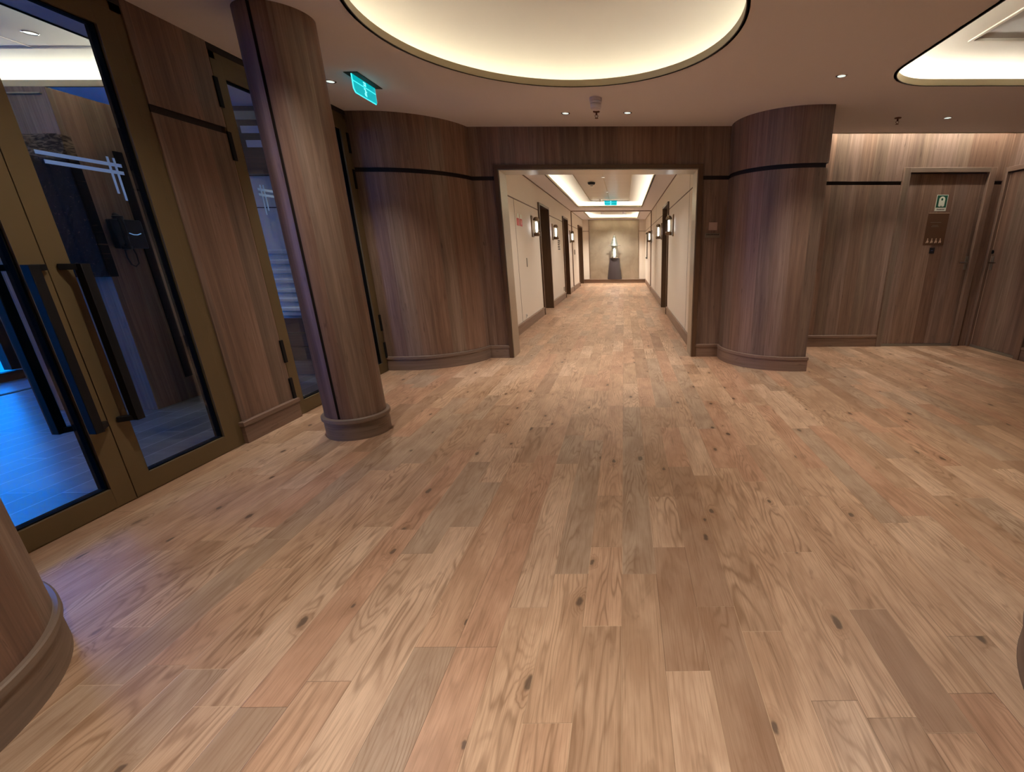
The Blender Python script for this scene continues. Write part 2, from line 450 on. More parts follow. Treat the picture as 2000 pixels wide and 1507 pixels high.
    def poly(s, loops, fn, mi=0):
        """planar polygon with holes; fn maps (a, b) to 3D"""
        tri = tessellate_polygon([[Vector((p[0], p[1], 0)) for p in l] for l in loops])
        flat = [p for l in loops for p in l]; base = len(s.v)
        s.v += [fn(*p) for p in flat]
        for t in tri:
            s.f.append(tuple(base + i for i in t)); s.uv.append([flat[i] for i in t]); s.mi.append(mi)
    def prism(s, pts, fn, d0, d1, mi=0):
        """extrude a 2D outline between depths d0 and d1; fn(a, b, d)"""
        s.poly([pts], lambda a, b: fn(a, b, d0), mi); s.poly([pts], lambda a, b: fn(a, b, d1), mi)
        n = len(pts)
        for i in range(n):
            p, q = pts[i], pts[(i + 1) % n]
            s.face([fn(*p, d0), fn(*q, d0), fn(*q, d1), fn(*p, d1)], None, mi)

WLOC = {}
def build(name, mb, mats, parent=None, smooth=30, bevel=0.0, origin=None):
    if not isinstance(mats, (list, tuple)): mats = [mats]
    if parent is None:
        if origin is None:
            xs = [v[0] for v in mb.v]; ys = [v[1] for v in mb.v]; zs = [v[2] for v in mb.v]
            origin = ((min(xs) + max(xs)) / 2, (min(ys) + max(ys)) / 2, min(zs))
    else: origin = WLOC[parent.name]
    me = bpy.data.meshes.new(name)
    me.from_pydata([(v[0] - origin[0], v[1] - origin[1], v[2] - origin[2]) for v in mb.v], [], mb.f)
    uvl = me.uv_layers.new(name='UVMap'); k = 0
    flat = []
    for u in mb.uv:
        for a in u: flat += [a[0], a[1]]
    uvl.data.foreach_set('uv', flat)
    for m in mats: me.materials.append(m)
    me.polygons.foreach_set('material_index', mb.mi)
    bm = bmesh.new(); bm.from_mesh(me)
    bmesh.ops.remove_doubles(bm, verts=bm.verts, dist=1e-5)
    bmesh.ops.recalc_face_normals(bm, faces=bm.faces)
    bm.to_mesh(me); bm.free()
    if smooth:
        me.shade_smooth(); me.set_sharp_from_angle(angle=math.radians(smooth))
    o = bpy.data.objects.new(name, me); C.objects.link(o)
    if parent is None: o.location = origin
    else: o.parent = parent
    WLOC[o.name] = tuple(origin)
    if bevel:
        b = o.modifiers.new('bevel', 'BEVEL'); b.width = bevel; b.segments = 2; b.limit_method = 'ANGLE'; b.angle_limit = math.radians(50)
        b.harden_normals = False
    return o
def tag(o, label=None, cat=None, group=None, kind=None):
    if label: o['label'] = label
    if cat: o['category'] = cat
    if group: o['group'] = group
    if kind: o['kind'] = kind
    return o
def struct(name, mb, mats, label=None, **k):
    o = build(name, mb, mats, **k); tag(o, label, None, None, 'structure')
    return o
def thing(name, loc, label, cat, group=None, kind=None):
    e = bpy.data.objects.new(name, None); e.empty_display_size = 0.1
    C.objects.link(e); e.location = loc; WLOC[e.name] = tuple(loc)
    tag(e, label, cat, group, kind)
    return e
def dup(root, loc, label=None, cat=None, rotz=None):
    def cp(o, parent):
        c = o.copy(); C.objects.link(c); c.parent = parent
        for ch in [x for x in bpy.data.objects if x.parent == o]: cp(ch, c)
        return c
    r = cp(root, None); r.location = loc
    if rotz is not None: r.rotation_euler = (0, 0, rotz)
    if label: r['label'] = label
    return r
def arc(cx, cy, r, a0, a1, n):
    return [(cx + r * math.cos(math.radians(a0 + (a1 - a0) * i / n)), cy + r * math.sin(math.radians(a0 + (a1 - a0) * i / n))) for i in range(n + 1)]

# ---------------------------------------------------------------- floor (each plank its own face, seams where the photo has them)
PW = 0.1335
def build_floor():
    verts, faces, uvs, at, ends = [], [], [], [], []
    known = {}   # column index -> butt joints seen in the photo
    def col(x): return math.floor((x + 0.016) / PW)
    for x, y in ((-0.08, 2.16), (-0.08, 1.715), (-0.21, 1.54), (-0.08, 1.266), (0.05, 1.535), (0.18, 1.082), (-0.35, 1.357)):
        known.setdefault(col(x), []).append(y)
    def rows(i, y0, y1):
        r = random.Random(1000 + i)
        ys = sorted(known.get(i, []))
        lo = ys[0] if ys else y0 + r.uniform(0.05, 1.4)
        a = [lo] if not ys else list(ys)
        y = a[0]
        while y > y0: y -= r.choice((0.46, 0.62, 0.75, 0.9, 1.2, 1.45)) * r.uniform(0.95, 1.05); a.insert(0, y)
        y = a[-1]
        while y < y1: y += r.choice((0.46, 0.62, 0.75, 0.9, 1.2, 1.45)) * r.uniform(0.95, 1.05); a.append(y)
        return a
    for i in range(col(-2.7), col(4.7) + 1):
        x0 = i * PW - 0.016; x1 = x0 + PW
        xa, xb = max(x0, -2.58), min(x1, 4.6)
        if xb - xa < 1e-4: continue
        ymax = 19.8 if (x1 > -1.7 and x0 < 0.95) else 6.2
        a = rows(i, -3.6, ymax)
        for j in range(len(a) - 1):
            ya, yb = max(a[j], -3.6), min(a[j + 1], ymax)
            if yb - ya < 0.001: continue
            k = len(verts)
            verts += [(xa, ya, 0), (xb, ya, 0), (xb, yb, 0), (xa, yb, 0)]
            faces.append((k, k + 1, k + 2, k + 3))
            uvs += [(xa - x0, ya), (xb - x0, ya), (xb - x0, yb), (xa - x0, yb)]
            rr = random.Random(i * 977 + j * 31 + 5)
            c = (rr.random(), rr.random(), rr.random())
            at += [c] * 4; ends += [(a[j], a[j + 1], 0)] * 4
    me = bpy.data.meshes.new('floor'); me.from_pydata(verts, [], faces)
    l = me.uv_layers.new(name='UVMap')
    for d, u in zip(l.data, uvs): d.uv = u
    for nm, arr in (('plank', at), ('plank_end', ends)):
        A = me.attributes.new(nm, 'FLOAT_VECTOR', 'CORNER')
        A.data.foreach_set('vector', [c for v in arr for c in v])
    me.materials.append(OAK)
    o = bpy.data.objects.new('floor', me); C.objects.link(o); tag(o, 'rustic oak plank floor of the lobby and corridor', kind='structure')
build_floor()

m = MB(); m.box(-2.575, -2.535, 1.3, 5.1, 0.0, 0.004)
struct('trim_1', m, BRONZE, 'bronze threshold strip under the glass doors')

# ---------------------------------------------------------------- profiles
GZ0, GZ1 = 1.917, 1.955
WALLPROF = [(0, 0), (0, GZ0), (-0.018, GZ0), (-0.018, GZ1), (0, GZ1), (0, H)]
WALLMI = [0, 1, 1, 1, 0]
SK = [(0.0, 0.150), (0.020, 0.150), (0.025, 0.146), (0.025, 0.122), (0.018, 0.114), (0.018, 0.0)]

def wood_wall(name, path, label, prof=WALLPROF, mis=WALLMI, seed=0.0, skirt_name=None, sk_path=None):
    m = MB(seed); m.sweep(path, prof, mis=mis)
    struct(name, m, [WOOD, GROOVE], label)
    if skirt_name:
        m = MB(seed + 3); m.sweep(sk_path or path, SK, horiz=True)
        struct(skirt_name, m, SKIRT, None)

# left wall: wooden panel between the two pairs of doors
wood_wall('wall_left', [(-2.62, 3.45), (-2.53, 3.45), (-2.53, 2.935), (-2.62, 2.935)][::-1][::-1], 'narrow walnut panel between the glass door pairs', seed=2.2,
          skirt_name='baseboard_left')
# the path above runs towards the camera: outward (+X) is to its left

# far left curved pilaster and header part
pl = [(-2.60, 4.954), (-2.354, 4.954)] + arc(-2.354, 5.719, 0.765, -90, -12.8, 26)[1:] + [(-1.365, 5.55)]
wood_wall('wall_far_left', pl[::-1], 'curved walnut pilaster left of the corridor opening', seed=5.1, skirt_name='baseboard_far_left')
pr = [(0.845, 5.55), (1.127, 5.55)] + arc(1.79, 5.46, 0.669, 176, 270, 30) + [(1.885, 4.791), (1.885, 6.1)]
wood_wall('wall_far_right', pr[::-1], 'curved walnut pilaster right of the corridor opening', seed=9.4, skirt_name='baseboard_far_right',
          sk_path=(pr[:-1] + [(1.885, 4.79 + 1.3)])[::-1])
# header above opening + reveal box
m = MB(4.0); m.box(-1.366, 0.846, 5.55, 5.60, 2.062, H, 'z')
m.box(-1.66, 0.90, 5.60, 5.86, 2.03, H + 0.02, 'x')
struct('wall_far_header', m, WOOD, 'walnut header above the corridor opening')
m = MB(); m.box(-1.66, -1.329, 5.60, 5.86, 0, 2.03); m.box(0.799, 0.95, 5.60, 5.86, 0, 2.03)
struct('wall_far', m, WOOD, 'wall thickness beside the corridor opening')
# casing and nickel lining of opening
m = MB(1.0)
m.box(-1.372, -1.327, 5.525, 5.56, 0, 2.062, 'z'); m.box(0.797, 0.850, 5.525, 5.56, 0, 2.062, 'z'); m.box(-1.372, 0.850, 5.526, 5.56, 2.022, 2.064, 'x')
struct('trim_2', m, DARKWOOD, 'dark wood casing round the corridor opening', bevel=0.002)
m = MB()
m.box(-1.330, -1.318, 5.54, 5.862, 0, 2.024); m.box(0.787, 0.799, 5.54, 5.862, 0, 2.024); m.box(-1.330, 0.799, 5.54, 5.862, 2.012, 2.024)
struct('trim_3', m, NICKEL, 'brushed nickel lining of the corridor opening')

# alcove: wall washed from a slot in the ceiling
AP = [(0, 0), (0, 1.925), (-0.018, 1.925), (-0.018, 1.963), (0, 1.963), (0, H + 0.22)]
wood_wall('wall_alcove', [(3.30, 6.10), (1.885, 6.10)], 'walnut wall of the alcove left of the staff door', prof=AP, seed=12.0, skirt_name='baseboard_alcove')
m = MB(12.0); m.box(3.30, 4.375, 6.10, 6.14, 2.10, H + 0.22, 'z')
m.box(4.375, 4.53, 6.10, 6.14, 0, 1.925); m.box(4.375, 4.53, 6.10, 6.14, 1.963, H + 0.22); m.box(4.375, 4.53, 6.118, 6.14, 1.925, 1.963, mi=1)
struct('wall_alcove_far', m, [WOOD, GROOVE], 'walnut wall above and beside the staff door')
m = MB(15.5)
m.sweep([(4.52, -3.5), (4.52, 5.22)], AP, mis=WALLMI)
m.box(4.52, 4.56, 5.22, 6.12, 2.10, H + 0.22); m.box(4.52, 4.56, 6.085, 6.12, 0, 2.10)
struct('wall_right', m, [WOOD, GROOVE], 'walnut wall on the right with a door')
m = MB(17.0); m.sweep([(4.52, -3.5), (4.52, 5.22)], SK, horiz=True)
struct('baseboard_right', m, SKIRT)
m = MB(19.0); m.sweep([(-2.53, -3.5), (4.52, -3.5)], WALLPROF, mis=WALLMI)
struct('wall_back', m, [WOOD, GROOVE], 'walnut wall behind the camera')
m = MB(21.0); m.sweep([(-2.53, 1.20), (-2.53, -3.5)], WALLPROF, mis=WALLMI)
m.sweep([(-2.62, 1.20), (-2.53, 1.20)], WALLPROF, mis=WALLMI)
struct('wall_left_near', m, [WOOD, GROOVE], 'walnut wall beside the near pier')

# ---------------------------------------------------------------- round and rounded-rectangle coves
def rrect(x0, x1, y0, y1, r, n=10):
    P = []
    for cx, cy, a in ((x1 - r, y1 - r, 0), (x0 + r, y1 - r, 90), (x0 + r, y0 + r, 180), (x1 - r, y0 + r, 270)):
        P += arc(cx, cy, r, a, a + 90, n)
    return P
def offset(P, d):
    """outward offset of a counter-clockwise loop"""
    n = len(P); out = []
    for i in range(n):
        a, p, c = P[i - 1], P[i], P[(i + 1) % n]
        t = Vector((c[0] - a[0], c[1] - a[1])).normalized()
        out.append((p[0] + t.y * d, p[1] - t.x * d))
    return out
ROUND = arc(-0.39, 3.24, 1.065, 0, 360, 96)[:-1]
RIGHT = rrect(1.98, 4.15, 0.4, 4.30, 0.42)
VEST = rrect(-5.85, -3.20, 0.2, 4.28, 0.42)
CORR1 = rrect(-1.25, 0.50, 6.35, 14.3, 0.12, 5)
CORR2 = rrect(-1.25, 0.50, 15.9, 19.1, 0.12, 5)
def cove(name, P, z, ledge, up, led, label, fh=0.044, inset=None, inset_w=0.41, strip_in=0.03, light_col=COVE, lid_mat=None, inner=0.10):
    o1 = offset(P, 0.008); o2 = offset(P, 0.022); o3 = offset(P, ledge)
    m = MB()
    # shadow gap painted as dark rings, fascia, trough, outer wall
    def ring(A, za, B, zb, mi):
        n = len(A)
        for i in range(n):
            j = (i + 1) % n
            m.face([(*A[i], za), (*A[j], za), (*B[j], zb), (*B[i], zb)], None, mi)
    ring(o1, z - 0.0015, o1, z + 0.006, 1)
    ring(P, z + 0.0, o2, z + 0.0, 0)
    ring(P, z + 0.0, P, z + fh, 0); ring(P, z + fh, o2, z + fh, 0); ring(o2, z + fh, o2, z + 0.004, 2)
    ring(o2, z + 0.004, o3, z + 0.004, 2)
    NK = 10; prev = (o3, z + 0.004)
    for k in range(NK + 1):
        th = k / NK * PI / 2
        cur = (offset(P, ledge - (ledge + inner) * (1 - math.cos(th))), z + 0.03 + (up - 0.03) * math.sin(th))
        ring(prev[0], prev[1], cur[0], cur[1], 2); prev = cur
    o3 = prev[0]
    o4 = offset(P, -0.0)
    g1 = offset(P, 0.007)
    ring(P, z - 0.004, g1, z - 0.004, 1); ring(g1, z - 0.004, g1, z + 0.002, 1); ring(P, z - 0.004, P, z + 0.001, 1)
    struct(name, m, [FASCIA, DARKTRIM, TRAY], label)
    m = MB()
    if inset:
        x0, x1, y0, y1 = inset; hole = [(x0, y0), (x1, y0), (x1, y1), (x0, y1)]
        m.poly([o3, hole], lambda a, b: (a, b, z + up))
        for i in range(4):
            a, b = hole[i], hole[(i + 1) % 4]
            m.face([(*a, z + up), (*b, z + up), (*b, z + up + 0.010), (*a, z + up + 0.010)])
        m.poly([hole], lambda a, b: (a, b, z + up + 0.010), 1)
        w = 0.022
        for xa, xb, ya, yb in ((x0, x1, y1 - w, y1), (x0, x1, y0, y0 + w), (x0, x0 + w, y0 + w, y1 - w), (x1 - w, x1, y0 + w, y1 - w)):
            m.box(xa, xb, ya, yb, z + up - 0.008, z + up + 0.009)
    else:
        m.poly([o3], lambda a, b: (a, b, z + up))
    struct(name.replace('trim', 'ceiling_tray'), m, [TRAY, lid_mat or TRAY], 'cream ceiling inside the cove')
    # the light strip in the trough
    s1 = offset(P, ledge - 0.006); s2 = offset(P, ledge - 0.002)
    m = MB(); n = len(P)
    for i in range(n):
        j = (i + 1) % n
        m.face([(*s1[i], z + 0.012), (*s1[j], z + 0.012), (*s2[j], z + 0.029), (*s2[i], z + 0.029)])
    e = build(name.replace('trim', 'light_strip'), m, emit_mat(name + '_led', light_col, led), smooth=0)
    return e
e = cove('trim_4', ROUND, H, 0.12, 0.30, COVE_ROUND, 'champagne rim of the round ceiling cove', inner=0.55)
e.name = 'light_strip'; tag(e, 'warm light strip hidden inside the rim of the round ceiling cove', 'light', 'cove light strips')
e = cove('trim_5', RIGHT, H, 0.20, 0.15, COVE_RIGHT, 'champagne rim of the rounded rectangular cove on the right', inset=(2.40, 3.74, 0.8, 3.90), strip_in=0.08, lid_mat=GREYTRAY)
e.name = 'light_strip'; tag(e, 'bright light strip in the rounded rectangular ceiling cove at top right', 'light', 'cove light strips')
e = cove('trim_6', VEST, H, 0.20, 0.15, COVE_VEST, 'rim of the cove beyond the glass doors', strip_in=0.08)
e.name = 'light_strip'; tag(e, 'bright light strip in the ceiling cove seen through the glass doors', 'light', 'cove light strips')
e = cove('trim_7', CORR1, HC, 0.12, 0.13, COVE_CORR, 'rim of the long corridor cove', inset=(-0.92, 0.17, 6.8, 14.0), lid_mat=PERF, strip_in=0.04)
e.name = 'light_strip'; tag(e, 'bright light strip round the long rectangular cove of the corridor ceiling', 'light', 'cove light strips')
e = cove('trim_8', CORR2, HC, 0.12, 0.13, COVE_CORR, 'rim of the short far corridor cove', inset=(-0.85, 0.12, 16.3, 18.8), lid_mat=WHITEPL, strip_in=0.04)
e.name = 'light_strip'; tag(e, 'bright light strip round the short cove at the far end of the corridor ceiling', 'light', 'cove light strips')

def shrink(P, d=0.007): return offset(P, d)
m = MB()
m.poly([[(-2.60, -3.55), (4.60, -3.55), (4.60, 5.87), (-2.60, 5.87)], shrink(ROUND), shrink(RIGHT)], lambda a, b: (a, b, H))
struct('ceiling', m, CEIL, 'taupe lobby ceiling')
m = MB()
m.poly([[(-6.3, -1.6), (-2.60, -1.6), (-2.60, 7.0), (-6.3, 7.0)], shrink(VEST)], lambda a, b: (a, b, H))
struct('ceiling_vestibule', m, CEIL, 'ceiling beyond the glass doors')
m = MB()
m.poly([[(-1.62, 5.84), (0.87, 5.84), (0.87, 20.0), (-1.62, 20.0)], shrink(CORR1), shrink(CORR2)], lambda a, b: (a, b, HC))
struct('ceiling_corridor', m, CEIL, 'ceiling of the corridor')
m = MB(); m.box(-5.90, -3.24, 3.985, 4.003, H + 0.142, H + 0.1495); m.box(-4.137, -4.129, 0.3, 3.985, H + 0.146, H + 0.1495)
struct('trim_18', m, TRAY, 'pale joints in the ceiling tray beyond the doors')
# slot over alcove
m = MB()
m.face([(1.8, 5.70, H + 0.22), (4.6, 5.70, H + 0.22), (4.6, 6.15, H + 0.22), (1.8, 6.15, H + 0.22)])
m.face([(1.8, 5.70, H), (4.6, 5.70, H), (4.6, 5.70, H + 0.22), (1.8, 5.70, H + 0.22)])
m.face([(1.885, 5.70, H), (1.885, 6.15, H), (1.885, 6.15, H + 0.22), (1.885, 5.70, H + 0.22)])
m.face([(4.56, 5.70, H), (4.56, 6.15, H), (4.56, 6.15, H + 0.22), (4.56, 5.70, H + 0.22)])
struct('ceiling_slot', m, TRAY, 'light slot above the alcove wall')
m = MB(); m.box(1.8, 4.6, 5.862, 5.872, H - 0.006, H + 0.02, 'x')
struct('trim_9', m, FASCIA, 'edge of the ceiling slot')
m = MB(); m.face([(1.92, 5.90, H + 0.17), (4.50, 5.90, H + 0.17), (4.50, 5.92, H + 0.168), (1.92, 5.92, H + 0.168)])
e = build('light_strip', m, emit_mat('slot_led', COVE, SLOT), smooth=0)
tag(e, 'warm light strip hidden in the ceiling slot washing the alcove wall', 'light', 'cove light strips')

# ---------------------------------------------------------------- unseen shell added to keep the outside light out
m = MB()
m.box(-6.4, 4.8, -3.9, 7.2, 2.80, 2.84); m.box(-1.8, 1.1, 7.2, 20.4, 2.80, 2.84)
m.box(4.64, 4.7, -3.9, 6.3, -0.02, 2.8); m.box(-2.6, 4.7, -3.66, -3.6, -0.02, 2.8); m.box(0.95, 4.7, 6.18, 6.24, -0.02, 2.8)
m.box(-1.80, -1.62, 12.0, 12.0, 0, 2.8)
m.box(-2.3, -2.24, 5.86, 20.3, -0.02, 2.84); m.box(1.5, 1.56, 6.24, 20.3, -0.02, 2.84); m.box(-2.3, 1.56, 20.0, 20.06, -0.02, 2.84)
m.box(-2.3, 1.56, 7.2, 20.06, 2.80, 2.84)
m.box(-2.66, -2.60, -3.66, 1.40, -0.02, 2.8)
struct('wall_light_shell', m, STRUCT, 'unseen shell added to block outside light')
m = MB(); m.box(-2.60, 4.64, -3.66, 6.18, -0.06, -0.005); m.box(-2.3, 1.56, 6.1, 20.0, -0.06, -0.005)
struct('floor_subfloor', m, STRUCT, 'deck under the planks')

# ---------------------------------------------------------------- vestibule beyond the glass doors
m = MB(); m.box(-6.3, -2.582, -1.6, 7.0, -0.04, 0.0)
struct('floor_vestibule', m, SLATE, 'slate tile floor beyond the glass doors', origin=(0, 0, 0))
m = MB(31.0)
m.box(-4.62, -3.80, 3.655, 4.16, 0, 2.238, 'z')
struct('wall_vestibule_block', m, WOOD, 'free-standing walnut wall block beyond the doors')
m = MB(33.0); m.sweep([(-3.80, 4.16), (-3.80, 3.655), (-4.62, 3.655)], [(0, .12), (-.012, .12), (-.012, 0)], horiz=True)
struct('baseboard_vestibule', m, SKIRT)
m = MB(35.0)
m.box(-3.80, -2.60, 4.82, 4.92, 0, 1.865, mi=1)
m.box(-3.80, -2.60, 4.80, 4.92, 1.865, 2.416, mi=0)
m.box(-6.3, -3.80, 5.60, 5.68, 0, H, mi=0)
m.box(-3.80, -2.60, 4.812, 4.82, 1.596, 1.604, mi=2)
struct('wall_vestibule_far', m, [DARKWOOD, CREAM, GROOVE], 'far wall of the vestibule')
m = MB(); m.box(-3.80, -2.60, 4.785, 4.80, 2.31, 2.375, 'x')
struct('trim_10', m, FASCIA, 'champagne band above the louvred panel')
m = MB(36.0); m.box(-3.80, -2.60, 4.80, 4.82, 0, 0.16, 'x')
struct('baseboard_vestibule_far', m, SKIRT)
m = MB(); m.box(-6.3, -2.6, -1.66, -1.6, 0, H)
struct('wall_vestibule_near', m, WOOD, 'near wall of the vestibule')
# outer window wall with dark frame
wd = thing('window_1', (-6.2, 1.3, 0), 'tall dark framed window at the far side of the vestibule', None, kind='structure')
m = MB()
m.box(-6.24, -6.16, -1.6, 4.74, 0.0, 0.085); m.box(-6.24, -6.16, -1.6, 4.74, 2.25, H)
for y in (-1.6, -0.45, 0.75, 3.15, 4.70): m.box(-6.24, -6.16, y - 0.04, y + 0.04, 0.10, 2.25)
build('window_frame', m, BLACK, wd)
for a, b in ((-1.56, -0.49), (-0.41, 0.71), (3.19, 4.66)):  # the two near panes are unseen, added as a blue source for the lobby
    m = MB(); m.box(-6.204, -6.196, a, b, 0.10, 2.25)
    build('pane', m, GLASS, wd)
m = MB(); m.box(-6.24, -6.16, 4.74, 7.0, 0, H)
m.box(-6.24, -6.16, 0.79, 3.11, 0, H)  # unseen stretch, closed to keep blue light off the wood block
struct('wall_vestibule_outer', m, STRUCT, 'solid parts of the outer wall, the unseen middle one added to block blue light')
m = MB(); m.box(-5.64, -5.60, -1.6, 4.9, 0.0, 0.006)
struct('trim_11', m, BLACK, 'dark track across the vestibule floor')
m = MB(); m.box(-14, -6.24, -8, 12, -0.06, -0.02)
struct('floor_outer_deck', m, OUTDECK, 'open deck outside')

# dark ridged slab on block, stand-in for an unidentified dark patch
m = MB()
zs = [1.04 + 0.91 * i / 36 for i in range(37)]; xs = [-4.30 + 0.56 * i / 28 for i in range(29)]
r2 = random.Random(3)
hgt = [[r2.uniform(-0.0015, 0.0015) + (0.012 * math.sin(z * 210 + 9 * math.sin(x * 7)) if z > 1.78 else 0.0) for x in xs] for z in zs]
for i in range(len(zs) - 1):
    for j in range(len(xs) - 1):
        q = [(xs[j], 3.575 + hgt[i][j], zs[i]), (xs[j + 1], 3.575 + hgt[i][j + 1], zs[i]), (xs[j + 1], 3.575 + hgt[i + 1][j + 1], zs[i + 1]), (xs[j], 3.575 + hgt[i + 1][j], zs[i + 1])]
        m.face(q)
m.box(-4.30, -3.74, 3.59, 3.652, 1.04, 1.95)
o = build('relief_panel', m, RELIEF, smooth=0)
tag(o, 'dark rough textured relief panel on the wood block beyond the glass doors', 'artwork')
m = MB(); m.box(-4.60, -3.832, 3.640, 3.655, 2.196, 2.204)
struct('trim_12', m, FASCIA, 'thin pale edge on the wood block')
# black vertical raceway and phone
m = MB(); m.box(-3.80, -3.788, 3.970, 4.036, 0.19, 1.92)
o = build('cable_strip', m, BLACK, bevel=0.002); tag(o, 'black vertical strip on the wood block beyond the doors, behind the wall phone', 'panel')
ph = thing('wall_phone', (-3.76, 3.82, 1.24), 'black wall phone with a coiled cord on the wood block beyond the glass doors', 'phone')
m = MB(); m.box(-3.788, -3.745, 3.735, 3.965, 1.235, 1.44); build('phone_body', m, BLACKPL, ph, bevel=0.008)
m = MB(); m.tube([(-3.735, 3.765, 1.47), (-3.70, 3.76, 1.45), (-3.695, 3.757, 1.39), (-3.695, 3.755, 1.32), (-3.70, 3.755, 1.26), (-3.735, 3.757, 1.235)], 0.017, 10)
h_ = build('handset', m, BLACKPL, ph)
m = MB(); m.lathe([(0, 0), (0.03, 0), (0.032, 0.02), (0, 0.03)], -3.715, 3.762, 1.44, 14); build('ear_cap', m, BLACKPL, h_); m = MB(); m.lathe([(0, 0), (0.03, 0.006), (0.032, 0.026), (0, 0.03)], -3.715, 3.757, 1.225, 14)
build('ear_cap', m, BLACKPL, h_)
m = MB(); m.tube([(-3.74, 3.76, 1.235), (-3.735, 3.755, 1.17), (-3.735, 3.77, 1.12), (-3.735, 3.80, 1.105), (-3.735, 3.83, 1.13), (-3.738, 3.835, 1.19), (-3.75, 3.835, 1.24)], 0.005, 6)
build('cord', m, BLACKPL, ph)
m = MB(); m.tube([(-3.743, 3.84, 1.345), (-3.742, 3.87, 1.335), (-3.742, 3.90, 1.335), (-3.743, 3.93, 1.345)], 0.003, 6)
tag(build('display_arc', m, PHONEGLOW, ph), 'small glowing blue arc')

# louvred cabinet etc behind second pair of doors
t = thing('louvred_cabinet', (-3.2, 4.79, 1.86), 'dark wall cabinet with pale slots seen through the glass door behind the column', 'cabinet')
m = MB(41); m.box(-3.40, -2.70, 4.72, 4.785, 1.87, 2.27, 'x'); build('cabinet_body', m, DARKWOOD, t)
m = MB()
m.box(-3.335, -2.8, 4.712, 4.722, 2.19, 2.245); build('slot', m, GREYPL, t)
m = MB(); m.box(-3.315, -2.8, 4.712, 4.722, 2.08, 2.135); build('slot', m, GREYPL, t)
t = build('ribbed_wall_panel', (lambda mm: ([mm.box(-3.42, -2.62, 4.79 - 0.018 * (k % 2), 4.815, 0.60 + k * 0.045, 0.645 + k * 0.045) for k in range(14)], mm)[1])(MB()), CREAM, bevel=0.012)
tag(t, 'cream horizontally ribbed panel low on the wall behind the far glass doors', 'panel')
m = MB(43)
for k in range(3): m.box(-3.42 + 0.0 * k, -2.62, 4.70 + 0.03 * k, 4.80, 0.165 + 0.14 * k, 0.30 + 0.14 * k, 'x')
t = build('timber_step_shelf', m, DARKWOOD); tag(t, 'stepped dark timber ledge below the ribbed panel behind the far glass doors', 'shelf')

# ---------------------------------------------------------------- glass double doors in the left wall
DX0, DX1 = -2.585, -2.53
def c_handle(mb, x_mount, y_mount, y_bar, out):
    xb = x_mount + out
    for z in (0.42, 1.145):
        p = [(x_mount, y_mount), (xb, y_bar)]
        a, b = Vector(p[0]), Vector(p[1]); d = (b - a).normalized(); n = Vector((-d.y, d.x)) * 0.014
        pts = [a + n, b + n + d * 0.01, b - n + d * 0.01, a - n]
        mb.prism([(q.x, q.y) for q in pts], lambda u, v, w: (u, v, w), z - 0.013, z + 0.013)
    mb.box(xb - 0.018, xb + 0.018, y_bar - 0.020, y_bar + 0.020, 0.407, 1.158)
def leaf(name, label, y_h, y_s, hinges=False, ytop=2.335):
    """y_h hinge side, y_s meeting side"""
    s = 1 if y_s > y_h else -1
    t = thing(name, (-2.56, (y_h + y_s) / 2, 0), label, None, kind='structure')
    gh = y_h + s * 0.097; gs = y_s - s * 0.097
    a, b = min(gh, gs), max(gh, gs)
    lo, hi = min(y_h, y_s) + 0.002, max(y_h, y_s) - 0.002
    m = MB()
    m.box(DX0, DX1, lo, a, 0.006, ytop); m.box(DX0, DX1, b, hi, 0.006, ytop)
    m.box(DX0, DX1, a, b, 0.006, 0.106); m.box(DX0, DX1, a, b, 2.246, ytop)
    build('leaf_frame', m, BRONZE, t, bevel=0.0015)
    m = MB()
    for y0, y1, z0, z1 in ((a, a + 0.008, 0.106, 2.246), (b - 0.008, b, 0.106, 2.246), (a, b, 0.106, 0.112), (a, b, 2.240, 2.246)):
        m.box(-2.584, -2.543, y0, y1, z0, z1)
    build('gasket', m, RUBBER, t)
    m = MB(); m.box(-2.562, -2.554, a + 0.004, b - 0.004, 0.108, 2.244)
    build('glass_pane', m, GLASS, t)
    m = MB()
    m.box(-2.553, -2.5515, *sorted((gh + s * 0.082, gs - s * 0.045)), 1.612, 1.628)
    m.box(-2.553, -2.5515, *sorted((gh + s * 0.082, gs - s * 0.070)), 1.578, 1.594)
    m.box(-2.5535, -2.5505, *sorted((gh + s * 0.138, gh + s * 0.148)), 1.486, 1.653)
    m.box(-2.5535, -2.5505, *sorted((gh + s * 0.108, gh + s * 0.118)), 1.456, 1.651)
    tag(build('frosted_lines', m, FROST, t), 'crossed frosted lines on the glass')
    ym = y_s - s * (0.016 if s > 0 else 0.044)
    yb = y_s - s * (0.109 if s > 0 else 0.088)
    for xm, out in ((DX1, 0.058), (DX0, -0.058)):
        m = MB(); c_handle(m, xm, ym, yb, out)
        build('door_handle', m, BLACK, t, bevel=0.002)
    for z in (0.225, 0.51, 1.85, 2.15) if hinges else ():
        m = MB(); m.box(-2.532, -2.520, *sorted((y_h - s * 0.013, y_h + s * 0.018)), z - 0.083, z + 0.083)
        build('hinge', m, BLACK, t, bevel=0.002)
    return t
leaf('door_1', 'left leaf of the near pair of glass doors, blue light behind it', 1.484, 2.178)
leaf('door_2', 'right leaf of the near pair of glass doors, wall phone seen through it', 2.872, 2.178)
leaf('door_3', 'glass door leaf between the wood panel and the slotted column', 3.452, 4.197, True)
leaf('door_4', 'glass door leaf behind the column, beside the curved pilaster', 4.925, 4.197, True)
